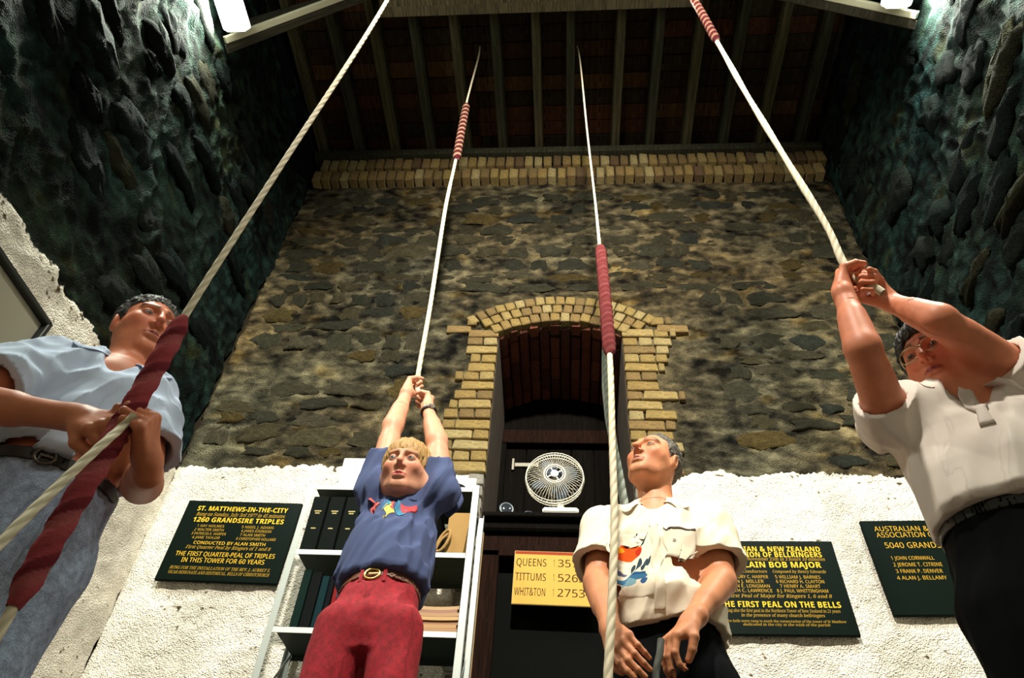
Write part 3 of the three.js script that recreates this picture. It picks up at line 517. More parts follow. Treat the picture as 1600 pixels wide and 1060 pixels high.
// a trunk: ellipses [t, half width, half depth, forward shift] along the line from P0 to P1
function trunk(P0, P1, lat, table, grow = 0) {
  const up = P1.clone().sub(P0), L = up.length(); up.normalize();
  const X = lat.clone().addScaledVector(up, -lat.dot(up)).normalize(), D = X.clone().cross(up);
  const t0 = table[0][0], t1 = table[table.length - 1][0];
  const f = (x, y, z) => {
    const a = x - P0.x, b = y - P0.y, c = z - P0.z, t = (a * up.x + b * up.y + c * up.z) / L, q = clamp(t, t0, t1);
    let i = 1; while (i < table.length - 1 && q > table[i][0]) i++;
    const A = table[i - 1], Bt = table[i], s = (q - A[0]) / (Bt[0] - A[0]), w = s * s * (3 - 2 * s) * 0.5 + s * 0.5;
    const ra = lerp(A[1], Bt[1], w) + grow, rb = lerp(A[2], Bt[2], w) + grow, sh = lerp(A[3] ?? 0, Bt[3] ?? 0, w);
    const u = (a * X.x + b * X.y + c * X.z) / ra, v = ((a * D.x + b * D.y + c * D.z) - sh) / rb;
    const k0 = Math.sqrt(u * u + v * v), k1 = Math.sqrt(u * u / (ra * ra) + v * v / (rb * rb));
    const d = k1 < 1e-6 ? -Math.min(ra, rb) : k0 * (k0 - 1) / k1, e = Math.abs(t - q) * L;
    return e > 0 ? (d > 0 ? Math.hypot(d, e) : Math.max(d, e)) : d;
  };
  f.t = (x, y, z) => ((x - P0.x) * up.x + (y - P0.y) * up.y + (z - P0.z) * up.z) / L;
  f.at = (t, u, v) => P0.clone().addScaledVector(up, t * L).addScaledVector(X, u).addScaledVector(D, v);
  f.up = up; f.X = X; f.D = D; f.L = L;
  return f;
}
function net(fn, lo, hi, h, keep, color) {
  const nx = Math.ceil((hi.x - lo.x) / h) + 1, ny = Math.ceil((hi.y - lo.y) / h) + 1, nz = Math.ceil((hi.z - lo.z) / h) + 1, g = new Float32Array(nx * ny * nz), Bk = 6;
  for (let k = 0; k < nz; k += Bk) for (let j = 0; j < ny; j += Bk) for (let i = 0; i < nx; i += Bk) {
    const d = fn(lo.x + (i + 2.5) * h, lo.y + (j + 2.5) * h, lo.z + (k + 2.5) * h), far = Math.abs(d) > 8.5 * h;
    for (let c = k; c < Math.min(nz, k + Bk); c++) for (let b = j; b < Math.min(ny, j + Bk); b++) for (let a = i; a < Math.min(nx, i + Bk); a++) g[(c * ny + b) * nx + a] = far ? d : fn(lo.x + a * h, lo.y + b * h, lo.z + c * h);
  }
  const id = new Int32Array(nx * ny * nz).fill(-1), pos = [], idx = [], sx = nx, sxy = nx * ny, off = [0, 1, sx, sx + 1, sxy, sxy + 1, sxy + sx, sxy + sx + 1];
  const E = [[0, 1], [2, 3], [4, 5], [6, 7], [0, 2], [1, 3], [4, 6], [5, 7], [0, 4], [1, 5], [2, 6], [3, 7]];
  for (let k = 0; k < nz - 1; k++) for (let j = 0; j < ny - 1; j++) for (let i = 0; i < nx - 1; i++) {
    const o = (k * ny + j) * nx + i; let m = 0; for (let q = 0; q < 8; q++) if (g[o + off[q]] < 0) m++;
    if (m === 0 || m === 8) continue;
    let x = 0, y = 0, z = 0, n = 0;
    for (const [a, b] of E) { const u = g[o + off[a]], v = g[o + off[b]]; if ((u < 0) === (v < 0)) continue; const t = u / (u - v); x += lerp(a & 1, b & 1, t); y += lerp((a >> 1) & 1, (b >> 1) & 1, t); z += lerp(a >> 2, b >> 2, t); n++; }
    const X = lo.x + (i + x / n) * h, Y = lo.y + (j + y / n) * h, Z = lo.z + (k + z / n) * h;
    if (keep && !keep(X, Y, Z)) continue;
    id[o] = pos.length / 3; pos.push(X, Y, Z);
  }
  const quad = (a, b, c, d, flip) => { if (a < 0 || b < 0 || c < 0 || d < 0) return; if (flip) idx.push(a, c, b, a, d, c); else idx.push(a, b, c, a, c, d); };
  for (let k = 1; k < nz - 1; k++) for (let j = 1; j < ny - 1; j++) for (let i = 1; i < nx - 1; i++) {
    const o = (k * ny + j) * nx + i, s = g[o] < 0;
    if (s !== (g[o + 1] < 0)) quad(id[o - sx - sxy], id[o - sxy], id[o], id[o - sx], !s);
    if (s !== (g[o + sx] < 0)) quad(id[o - 1 - sxy], id[o - 1], id[o], id[o - sxy], !s);
    if (s !== (g[o + sxy] < 0)) quad(id[o - 1 - sx], id[o - sx], id[o], id[o - 1], !s);
  }
  const nor = new Float32Array(pos.length), uv = new Float32Array(pos.length / 3 * 2), col = color && new Float32Array(pos.length), e = h * 0.5;
  for (let i = 0; i < pos.length; i += 3) {
    const x = pos[i], y = pos[i + 1], z = pos[i + 2];
    let a = fn(x + e, y, z) - fn(x - e, y, z), b = fn(x, y + e, z) - fn(x, y - e, z), c = fn(x, y, z + e) - fn(x, y, z - e); const l = Math.hypot(a, b, c) || 1;
    nor[i] = a / l; nor[i + 1] = b / l; nor[i + 2] = c / l; uv[i / 3 * 2] = Math.abs(a) > Math.abs(c) ? z : x; uv[i / 3 * 2 + 1] = y;
    if (col) { const q = color(x, y, z); col[i] = q[0]; col[i + 1] = q[1]; col[i + 2] = q[2]; }
  }
  const geo = new THREE.BufferGeometry(); geo.setAttribute('position', new THREE.Float32BufferAttribute(pos, 3)); geo.setAttribute('normal', new THREE.BufferAttribute(nor, 3)); geo.setAttribute('uv', new THREE.BufferAttribute(uv, 2)); if (col) geo.setAttribute('color', new THREE.BufferAttribute(col, 3)); geo.setIndex(idx);
  return geo;
}
const bounds = (pts, pad) => { const b = new THREE.Box3().setFromPoints(pts); return [b.min.subScalar(pad), b.max.addScalar(pad)]; };
// push a point onto a field's surface, offset by o
function onto(f, p, o) { const e = 0.003; for (let i = 0; i < 14; i++) { const d = f(p.x, p.y, p.z) - o; const g = V(f(p.x + e, p.y, p.z) - f(p.x - e, p.y, p.z), f(p.x, p.y + e, p.z) - f(p.x, p.y - e, p.z), f(p.x, p.y, p.z + e) - f(p.x, p.y, p.z - e)).normalize(); p.addScaledVector(g, -d * 0.8); } return p; }
// a thin piece of cloth lying on a field: pt(u, v) gives points near the surface
function sheet(f, nu, nv, pt, off, thick = 0.003, shift) {
  const pos = [], uv = [], idx = [], W = nu + 1, N = W * (nv + 1);
  for (const o of [off, off - thick]) for (let j = 0; j <= nv; j++) for (let i = 0; i <= nu; i++) { const q = pt(i / nu, j / nv), p = q.free ? q.p.addScaledVector(q.n, o - off) : onto(f, q.p, o + (q.lift || 0)); pos.push(p.x, p.y, p.z); uv.push(i / nu, j / nv); }
  for (let j = 0; j < nv; j++) for (let i = 0; i < nu; i++) { const a = j * W + i, b = a + 1, c = a + W, d = c + 1; idx.push(a, b, d, a, d, c, N + a, N + d, N + b, N + a, N + c, N + d); }
  const rim = []; for (let i = 0; i < nu; i++) rim.push(i); for (let j = 0; j < nv; j++) rim.push(j * W + nu); for (let i = nu; i > 0; i--) rim.push(nv * W + i); for (let j = nv; j > 0; j--) rim.push(j * W);
  rim.forEach((a, i) => { const b = rim[(i + 1) % rim.length]; idx.push(a, N + a, b, b, N + a, N + b); });
  const g = new THREE.BufferGeometry(); g.setAttribute('position', new THREE.Float32BufferAttribute(pos, 3)); g.setAttribute('uv', new THREE.Float32BufferAttribute(uv, 2)); g.setIndex(idx); g.computeVertexNormals(); return g;
}

// a hand: x = wrist to knuckles, y = towards the thumb, z = the side the palm faces
function hand(w, X, Z, thumbSide, s = 1, curl, thumb) {
  const x = X.clone().normalize(), z = Z.clone().addScaledVector(x, -Z.dot(x)).normalize(), y = z.clone().cross(x).multiplyScalar(thumbSide), P = (a, b, c) => w.clone().addScaledVector(x, a * s).addScaledVector(y, b * s).addScaledVector(z, c * s);
  const rows = [[0.030, 0.043, 0.027, 0.021, 0.0094], [0.0095, 0.047, 0.031, 0.022, 0.0096], [-0.0115, 0.044, 0.029, 0.021, 0.0092], [-0.031, 0.035, 0.022, 0.019, 0.0082]], list = [], list2 = [];
  list.push([cone(P(-0.03, 0, 0), P(0.02, 0, 0), 0.027 * s, 0.022 * s), 0.02]);
  rows.forEach(([fy, a, b, c, r], i) => {
    list.push([cone(P(0.012, fy * 0.62, 0.002), P(0.087 - Math.abs(fy) * 0.25, fy, 0), 0.0135 * s, 0.0125 * s), 0.014]);
    const q = Array.isArray(curl?.[0]) ? curl[i] : curl || [62, 150, 232]; let p = [0.088 - Math.abs(fy) * 0.25, fy, 0];
    [a, b, c].forEach((l, k) => { const an = (q[k] + (i - 1.5) * 3) * Math.PI / 180, n = [p[0] + l * Math.cos(an), fy * (1 - 0.05 * k), p[2] + l * Math.sin(an)]; list2.push([cone(P(...p), P(...n), (r - k * 0.0007) * s, (r - k * 0.0007 - 0.0007) * s), k ? 0.004 : 0.008]); p = n; });
  });
  const th = thumb || [[0.02, 0.022, 0.008], [0.052, 0.046, 0.024], [0.08, 0.037, 0.05], [0.1, 0.02, 0.066]], rr = [0.0155, 0.0125, 0.0108, 0.009];
  for (let i = 0; i < 3; i++) list2.push([cone(P(...th[i]), P(...th[i + 1]), rr[i] * s, rr[i + 1] * s), i ? 0.004 : 0.016]);
  list.push([cone(P(0.02, 0.016, 0.01), P(0.06, 0.024, 0.008), 0.014 * s, 0.011 * s), 0.014], [cone(P(0.02, -0.02, 0.008), P(0.06, -0.022, 0.006), 0.0125 * s, 0.01 * s), 0.014]);
  const f = union(...list, ...list2); f.box = bounds([P(0.02, 0, 0), P(0.13, 0.05, 0), P(0.13, -0.05, 0), P(0.05, 0.05, 0.09), P(0.05, -0.05, 0.09)], 0.03 * s); f.grip = P(0.089, 0, 0.029); f.y = y;
  return f;
}
const gripWrist = (G, X, Z, s = 1) => { const x = X.clone().normalize(), z = Z.clone().addScaledVector(x, -Z.dot(x)).normalize(); return G.clone().addScaledVector(x, -0.089 * s).addScaledVector(z, -0.029 * s); };

function headField(o = {}) {
  const mir = (f) => (x, y, z) => f(Math.abs(x), y, z), w = o.w ?? 1;
  const add = union(
    [ell(0, 0.033, -0.018, 0.076 * w, 0.088, 0.096), 0], [ell(0, -0.025, 0.018, 0.064 * w, 0.085, 0.072), 0.03], [ell(0, -0.074, 0.03, 0.05 * w * (o.jaw ?? 1), 0.04, 0.05), 0.03],
    [c3([-0.012, -0.104, 0.068], [0.012, -0.104, 0.068], 0.017), 0.025], [mir(c3([0.045, -0.022, 0.056], [0.05, -0.03, 0.04], 0.02, 0.022)), 0.03], [mir(c3([0.012, 0.027, 0.086], [0.045, 0.028, 0.07], 0.0095, 0.009)), 0.018],
    [mir(c3([0.05, -0.045, 0.0], [0.04, -0.09, 0.03], 0.022, 0.018)), 0.03],
    [c3([0, 0.022, 0.086], [0, -0.026, 0.109 + (o.nose ?? 0)], 0.0075, 0.0115), 0.012], [mir(c3([0.010, -0.036, 0.094], [0.012, -0.034, 0.09], 0.0085)), 0.008], [c3([0, -0.036, 0.1 + (o.nose ?? 0) * 0.7], [0, -0.036, 0.09], 0.007), 0.006]);
  const socket = mir(ell(0.033, 0.003, 0.096, 0.02, 0.013, 0.019)), lid = mir((x, y, z) => Math.hypot(x - 0.0325, y - 0.002, z - 0.0735) - 0.0152), slit = mir(ell(0.0325, 0.0005, 0.094, 0.0125, o.squint ?? 0.0054, 0.018));
  const lips = union([c3([-0.017, -0.0655, 0.084], [0, -0.063, 0.0925], 0.0055, 0.0068), 0], [c3([0.017, -0.0655, 0.084], [0, -0.063, 0.0925], 0.0055, 0.0068), 0.006], [c3([-0.015, -0.0755, 0.084], [0.015, -0.0755, 0.084], 0.0078), 0.003], [c3([-0.006, -0.0755, 0.089], [0.006, -0.0755, 0.089], 0.0075), 0.01]);
  const seam = c3([-0.022, -0.0695, 0.094], [0.022, -0.0695, 0.094], 0.0022), nostril = mir(ell(0.0075, -0.0425, 0.1 + (o.nose ?? 0) * 0.6, 0.0042, 0.004, 0.006));
  const earS = (x, y, z) => { const q = 0.30, X = x - 0.076 * w - 0.004, Y = y + 0.006, Z = z + 0.016, zz = Z * Math.cos(q) + X * Math.sin(q), xx = X * Math.cos(q) - Z * Math.sin(q); const e = ell(0, 0, 0, 0.010, 0.033, 0.021)(xx, Y + 0.18 * zz, zz); return smax(e, -(ell(0.010, 0.003, 0.003, 0.009, 0.021, 0.012)(xx, Y + 0.18 * zz, zz)), 0.004); };
  const ear = mir(earS);
  return (x, y, z) => {
    let d = add(x, y, z);
    if (d < 0.05) {
      if (z > 0.03) {
        d = smax(d, -socket(x, y, z), 0.014); d = smin(d, lid(x, y, z), 0.004); d = smax(d, -slit(x, y, z), 0.002);
        d = smin(d, lips(x, y, z), 0.006); d = smax(d, -seam(x, y, z), 0.003); d = smax(d, -nostril(x, y, z), 0.003);
      } else d = smin(d, ear(x, y, z), 0.008);
    }
    return d;
  };
}
const skinMat = new THREE.MeshPhysicalMaterial({ color: 0xffffff, roughness: 0.5, vertexColors: true, specularIntensity: 0.6 });
function fold(f, amp, seed, dir, across = 1, along = 0.3, band = 0.05) {   // creases: ridged noise stretched along dir
  const d = dir.clone().normalize(), s = Math.abs(d.y) > 0.9 ? V(1, 0, 0) : V(0, 1, 0), a = d.clone().cross(s).normalize(), b = d.clone().cross(a);
  across *= 1.5; const g = (x, y, z) => { const v = f(x, y, z); if (v > band || v < -band) return v; const p = (x * d.x + y * d.y + z * d.z) * 10 * along, q = (x * a.x + y * a.y + z * a.z) * 10 * across, r = (x * b.x + y * b.y + z * b.z) * 10 * across; const n = 1 - 2.2 * Math.abs(noise(p, q + seed, r)), m = noise(p * 2.1 + 9, q * 2.2, r * 2.2 + seed); return v - 1.7 * amp * (0.65 * n + 0.5 * m); };
  Object.assign(g, f); return g;
}
// the figure itself: one continuous skin mesh; clothes, hair, eyes are its children
function figure(label, s) {
  const H = s.head, hs = s.headScale ?? 1, hf = local(headField(s.face), H, hs), sk = s.skin ?? [0.56, 0.27, 0.16];
  const T = trunk(s.P0, s.P1, s.lat, s.body), A = s.armR ?? 1;
  const arms = []; for (const a of [s.R, s.L]) { const fe = a.el.clone().lerp(a.wr, 0.28); arms.push([cone(a.sh, a.el, 0.052 * A, 0.040 * A), 0.05], [cone(a.el, a.wr, 0.040 * A, 0.0265 * A), 0.02], [cone(a.el.clone().lerp(a.wr, 0.08), a.el.clone().lerp(a.wr, 0.5), 0.042 * A, 0.034 * A), 0.02], [cone(a.sh.clone().lerp(a.el, 0.3), a.sh.clone().lerp(a.el, 0.75), 0.047 * A, 0.042 * A), 0.02], [a.hand, 0.015]); }
  const legs = []; for (const l of s.legs) legs.push([cone(l[0], l[1], 0.078 * (s.legR ?? 1), 0.05 * (s.legR ?? 1)), 0.03], [cone(l[1], l[2], 0.05 * (s.legR ?? 1), 0.035), 0.03], [cone(l[2], l[3], 0.034, 0.028), 0.03]);
  const neckTop = H.at(0, -0.06 * hs, -0.03 * hs), neckR = s.neckR ?? 0.054;
  const neck = cone(s.P1.clone().addScaledVector(T.up, -0.03), neckTop, neckR * 1.08, neckR);
  const mid = s.R.sh.clone().add(s.L.sh).multiplyScalar(0.5); mid.lerp(T.at(0.92, 0, -0.01), s.yokeDrop ?? 0);
  const upper = union([hf, 0], [neck, 0.03], [T, 0.06], [cone(s.R.sh, s.L.sh, 0.045, 0.045), 0.06]);
  const all = union([upper, 0], ...arms, ...legs);
  const headBox = bounds([H.at(0.1, 0.13, 0.13), H.at(-0.1, -0.13, -0.13), H.at(0.1, -0.13, 0.13), H.at(-0.1, 0.13, -0.13), H.at(0.1, 0.13, -0.13), H.at(-0.1, -0.13, 0.13), H.at(-0.1, 0.13, 0.13), H.at(0.1, -0.13, -0.13)], 0.005);
  const fine = [headBox, s.R.hand.box, s.L.hand.box], inside = (b, x, y, z, m) => x > b[0].x + m && x < b[1].x - m && y > b[0].y + m && y < b[1].y - m && z > b[0].z + m && z < b[1].z - m;
  const brow = s.brow ?? [0.05, 0.03, 0.02], X = H.x, Y = H.y, Z = H.z, O = H.o;
  const color = (x, y, z) => {
    const v = 1 + 0.16 * noise(x * 22, y * 22, z * 22) + 0.1 * noise(x * 60, y * 60, z * 60); let c = [sk[0] * v, sk[1] * v, sk[2] * v];
    const ax = x - O.x, ay = y - O.y, az = z - O.z, a = (ax * X.x + ay * X.y + az * X.z) / hs, b = (ax * Y.x + ay * Y.y + az * Y.z) / hs, q = (ax * Z.x + ay * Z.y + az * Z.z) / hs;
    if (Math.abs(a) < 0.1 && Math.abs(b) < 0.12 && q > 0.035 && q < 0.13) {
      const u = Math.abs(a), mix = (k, t) => { c = c.map((w, i) => lerp(w, k[i], t)); };
      mix([sk[0] * 1.05, sk[1] * 0.72, sk[2] * 0.7], 0.5 * smooth(0.04, 0.012, Math.hypot(u - 0.045, b + 0.03)) + 0.5 * smooth(0.02, 0.008, Math.hypot(u, b + 0.03)));
      mix(s.lip ?? [0.42, 0.13, 0.10], smooth(0.011, 0.006, Math.hypot(a * 0.32, (b + 0.0695) * 1)) * (q > 0.06 ? 1 : 0));
      const by = 0.028 + 0.006 * smooth(0.012, 0.03, u) - 0.008 * smooth(0.035, 0.055, u); mix(brow, (q > 0.055 && q < 0.108 ? 1 : 0) * (s.browStrength ?? 0.8) * smooth(0.0075, 0.004, Math.abs(b - by)) * smooth(0.008, 0.014, u) * smooth(0.06, 0.05, u));
      mix([0.1, 0.05, 0.04], 0.55 * smooth(0.004, 0.001, Math.abs(Math.hypot((u - 0.0325) / 0.0135, (b - 0.0005) / 0.0068) - 1) * 0.006) * (q > 0.06 ? 1 : 0));
    }
    return c;
  };
  const [lo, hi] = bounds([s.P0, s.P1, H.o, s.R.sh, s.L.sh, s.R.el, s.L.el, s.R.wr, s.L.wr, ...s.legs.flat()], 0.14);
  const geos = [net(all, lo, hi, 0.012, (x, y, z) => !fine.some((b) => inside(b, x, y, z, 0.02)), color), net(all, ...headBox, 0.0032, null, color)];
  for (const [a, k] of [[s.R, 0], [s.L, 5]]) geos.push(net(all, ...a.hand.box, 0.0032, (x, y, z) => !inside(headBox, x, y, z, 0.008) && !(k && inside(s.R.hand.box, x, y, z, 0.008)), color));
  const parts = geos.map((g) => g.toNonIndexed()), body = new THREE.Mesh(mergeGeometries(parts), skinMat); body.castShadow = body.receiveShadow = true; body.name = numbered('person');
  body.userData = { label, category: 'person' }; scene.add(body);
  // eyes
  const eg = new THREE.SphereGeometry(0.0136, 24, 16), ec = [], ep = eg.attributes.position, dir = V(...(s.gaze ?? [0, 0.05, 1])).normalize();
  for (let i = 0; i < ep.count; i++) { const n = V(ep.getX(i), ep.getY(i), ep.getZ(i)).normalize(), d = n.dot(dir); const c = d > 0.97 ? [0.01, 0.01, 0.01] : d > 0.86 ? s.iris ?? [0.09, 0.07, 0.05] : [0.26, 0.21, 0.18]; ec.push(...c); }
  eg.setAttribute('color', new THREE.Float32BufferAttribute(ec, 3)); const em = new THREE.MeshPhysicalMaterial({ color: 0xffffff, vertexColors: true, roughness: 0.15 });
  for (const q of [-1, 1]) { const e = mesh('eye', eg, em, body); e.applyMatrix4(new THREE.Matrix4().makeTranslation(q * 0.0325, 0.002, 0.0735).premultiply(new THREE.Matrix4().makeScale(hs, hs, hs)).premultiply(H.m)); }
  return { body, T, all, arms, neck, headF: hf, neckTop };
}
// trousers, belt, shoes
function trousers(fig, s, o) {
  const { T } = fig, P = trunk(s.P0, s.P1, s.lat, o.table), legs = s.legs.map((l) => union([cone(l[0], l[1], o.thigh, o.knee), 0], [cone(l[1], l[2].clone().lerp(l[1], -0.06), o.knee, o.hem), 0.03]));
  let f = union([P, 0], [legs[0], o.blend ?? 0.045], [legs[1], o.blend ?? 0.045]); f = fold(f, o.fold ?? 0.004, o.seed ?? 3, V(0.25, 1, 0.1), 0.8, 0.35);
  const g = (x, y, z) => Math.max(f(x, y, z), (P.t(x, y, z) - o.top) * P.L, 0.06 - y);
  const [lo, hi] = bounds([s.P0, T.at(o.top, 0, 0), ...s.legs.flat()], 0.2); lo.y = 0.03;
  mesh('trousers', net(g, lo, hi, 0.009), o.mat, fig.body);
  if (o.belt) {
    const Bf = (x, y, z) => Math.max(P(x, y, z) - 0.008, -(P(x, y, z) - 0.001), Math.abs(P.t(x, y, z) - o.beltT) * P.L - 0.018);
    const b = mesh('belt', net(Bf, T.at(o.beltT, 0, 0).subScalar(0.24), T.at(o.beltT, 0, 0).addScalar(0.24), 0.006), o.belt, fig.body);
    if (o.buckle) {
      const p = onto(P, T.at(o.beltT, o.buckleU ?? 0, 0.2), 0.010), k = mesh('buckle', merge([new THREE.TorusGeometry(0.02, 0.004, 8, 20).scale(1.1, 0.95, 1), box(0.004, 0, 0.002, 0.028, 0.006, 0.004, 0.001)]), o.buckle, b); k.applyMatrix4(new THREE.Matrix4().makeBasis(T.X, T.up, T.D).setPosition(p));
      if (o.loops) for (const u of [-0.06, 0.055]) { const q = onto(P, T.at(o.beltT, u, 0.2), 0.008), l = mesh('belt_loop', chamfer(0.012, 0.05, 0.006, 0.002), o.mat, fig.body); l.applyMatrix4(new THREE.Matrix4().makeBasis(T.X, T.up, T.D).setPosition(q)); }
    }
  }
  for (const l of s.legs) { const d = l[3].clone().sub(l[2]).setY(0).normalize(), a = l[2].clone().setY(0.05), f2 = (x, y, z) => Math.max(union([cone(a.clone().addScaledVector(d, -0.03), a.clone().addScaledVector(d, 0.14), 0.05, 0.04), 0], [cone(a, a.clone().setY(0.11), 0.045, 0.042), 0.03])(x, y, z), 0.004 - y); mesh('shoe', net(f2, a.clone().add(V(-0.25, -0.06, -0.25)), a.clone().add(V(0.25, 0.12, 0.25)), 0.008), std(lin(0.02, 0.016, 0.013), 0.5), fig.body); }
  return { f: P, legs };
}
function shirt(fig, s, o) {
  const Tr = trunk(s.P0, s.P1, s.lat, o.table), sl = [], cuts = [];
  for (const a of [s.R, s.L]) {
    const e = a.sh.clone().lerp(a.el, o.sleeve), ax = a.el.clone().sub(a.sh).normalize();
    sl.push([cone(a.sh, e, o.shoulderR ?? 0.062, o.sleeveR), 0.05]);
    const ip = e.clone().addScaledVector(ax, -0.05), tip = e.clone().addScaledVector(ax, 0.15), inner = cone(ip, tip, o.sleeveR - 0.017, o.sleeveR - 0.009);
    cuts.push((x, y, z, d) => { const q = (x - e.x) * ax.x + (y - e.y) * ax.y + (z - e.z) * ax.z; if (q > -0.07 && Math.hypot(x - e.x, y - e.y, z - e.z) < 0.17) { d = Math.max(d, Math.min(q, 0.2)); d = Math.max(d, -inner(x, y, z)); } return d; });
  }
  const mid = s.R.sh.clone().add(s.L.sh).multiplyScalar(0.5); mid.lerp(Tr.at(0.92, 0, -0.01), s.yokeDrop ?? 0);
  let f = union([Tr, 0], ...sl, [cone(s.R.sh, mid, o.yoke ?? 0.052, o.yoke ?? 0.052), 0.05], [cone(s.L.sh, mid, o.yoke ?? 0.052, o.yoke ?? 0.052), 0.05]);
  if (o.extra) f = o.extra(f, Tr);
  const base = f; f = fold(f, o.fold ?? 0.006, o.seed ?? 1, o.foldDir ?? V(0.3, 1, 0), o.across ?? 0.9, o.along ?? 0.35);
  const nk = cone(s.P1.clone().addScaledVector(Tr.up, -0.03), fig.neckTop.clone().addScaledVector(Tr.up, 0.02), o.neckR ?? 0.06, o.neckR ?? 0.06), vn = o.vee && cone(Tr.at(0.99, o.vee[0], 0.085), Tr.at(o.vee[2] ?? 0.86, o.vee[1], 0.17), 0.045, 0.006);
  const shell = trunk(s.P0, s.P1, s.lat, o.table, -0.017), hem = o.hem;
  const g = (x, y, z) => {
    let d = f(x, y, z); for (const c of cuts) d = c(x, y, z, d);
    d = smax(d, -nk(x, y, z), 0.01); if (vn) d = smax(d, -vn(x, y, z), 0.006);
    const t = Tr.t(x, y, z), hx = o.hemWave ? o.hemWave(x, y, z) : 0; d = Math.max(d, (hem + hx - t) * Tr.L); if (t < hem + 0.1) d = Math.max(d, -shell(x, y, z)); return d;
  };
  const [lo, hi] = bounds([Tr.at(hem, 0, 0), s.P1, s.R.sh, s.L.sh, s.R.sh.clone().lerp(s.R.el, o.sleeve), s.L.sh.clone().lerp(s.L.el, o.sleeve)], 0.21);
  const m = mesh(o.name ?? 'shirt', net(g, lo, hi, o.res ?? 0.0075), o.mat, fig.body);
  return { mesh: m, f, base, Tr };
}
function collar(fig, s, sh, o) {          // a turned-down collar: a strip from the front opening round the neck
  const Tr = sh.Tr, pt = (side) => (u, v) => {
    const a = side * lerp(o.open ?? 0.35, Math.PI, u), ri = o.ri ?? 0.062, w = lerp(o.point ?? 0.075, o.back ?? 0.045, smooth(0, 0.45, u)), r = ri + v * w, sp = (1 - smooth(0, 0.3, u)) * v * (o.spread ?? 0.02) * side;
    const p = Tr.at(lerp(1.0 - (o.drop ?? 0.06) * Math.cos(a * 0.5), 1.05, 1 - Math.cos(a * 0.5)) + (o.lift ?? 0), r * Math.sin(a) + sp, r * Math.cos(a) * 0.95);
    const top = p.clone().addScaledVector(Tr.up, (1 - v) * 0.035), q = onto(sh.base, p.clone(), 0.012);
    return { p: top.lerp(q, smooth(0, 1, v) ), n: Tr.up, free: true };
  };
  for (const side of [-1, 1]) mesh('collar', sheet(null, 22, 8, pt(side), 0.004, 0.004), o.mat, fig.body);
}
function hair(fig, s, fn, mat, name = 'hair', res = 0.004) {
  const H = s.head, hs = s.headScale ?? 1, f = local(fn, H, hs);
  const c = [-1, 1].flatMap((a) => [-1, 1].flatMap((b) => [-1, 1].map((d) => H.at(a * 0.125, b * 0.155, d * 0.14))));
  return mesh(name, net(f, ...bounds(c, 0.005), res), mat, fig.body);
}
function shortHair(o) {
  const cap = ell(0, 0.036, -0.02, 0.079 + o.t, 0.09 + o.t, 0.099 + o.t);
  return (x, y, z) => { let d = cap(x, y, z); if (d > 0.04 || d < -0.05) return d; d -= 0.005 * noise(x * 120, y * 50, z * 26) + 0.004 * noise(x * 260, y * 120, z * 70); const line = z > 0 ? o.y0 + o.k * z + (o.temple ?? 0) * Math.abs(x) : o.y0 + 1.0 * z; const burn = Math.abs(x) > 0.05 && z > -0.01 && z < 0.022 ? -0.03 : 0; const edge = line + burn + 0.010 * noise(x * 60, 3, z * 60) + 0.006 * noise(x * 170, 7, z * 170); d += 0.008 * (1 - smooth(0, 0.035, y - edge)); return smax(d, (edge - y) * 0.8, 0.006); };
}
const leg = (hip, knee, ankle, fwd) => [hip, knee, ankle, ankle.clone().setY(0.05).addScaledVector(fwd, 0.13)];

// ---------------------------------------------------------------- ropes
const strandTex = dataTex(64, 64, (u, v) => { const t = 0.5 + 0.5 * Math.sin((u * 3 + v) * Math.PI * 2); return [0.88 + 0.12 * t, 0.88 + 0.12 * t, 0.86 + 0.14 * t]; }, true);
const strandBump = dataTex(64, 64, (u, v) => { const t = Math.abs(Math.sin((u * 3 + v) * Math.PI)); return [t, t, t]; }, false);
function ropeTube(pts, r, seg = 120, rf, uvLen = 0.045) {
  const curve = new THREE.CatmullRomCurve3(pts, false, 'centripetal'), L = curve.getLength(), g = new THREE.TubeGeometry(curve, seg, r, 12), p = g.attributes.position, uv = g.attributes.uv;
  for (let i = 0; i <= seg; i++) { const c = curve.getPointAt(i / seg), k = rf ? rf(i / seg, L) : 1; for (let j = 0; j <= 12; j++) { const o = i * 13 + j, q = 1 + 0.05 * Math.cos(3 * (j / 12 * 6.2832) - i / seg * L / uvLen * 6.2832); p.setXYZ(o, lerp(c.x, p.getX(o), k * q), lerp(c.y, p.getY(o), k * q), lerp(c.z, p.getZ(o), k * q)); uv.setXY(o, j / 12, i / seg * L / uvLen); } }
  g.computeVertexNormals(); return { g, curve, L };
}
const hemp = std(lin(0.64, 0.57, 0.42), 0.8, { map: strandTex, bumpMap: strandBump, bumpScale: 0.0015 }), paleHemp = std(lin(0.78, 0.68, 0.50), 0.8, { map: strandTex, bumpMap: strandBump, bumpScale: 0.0015 });
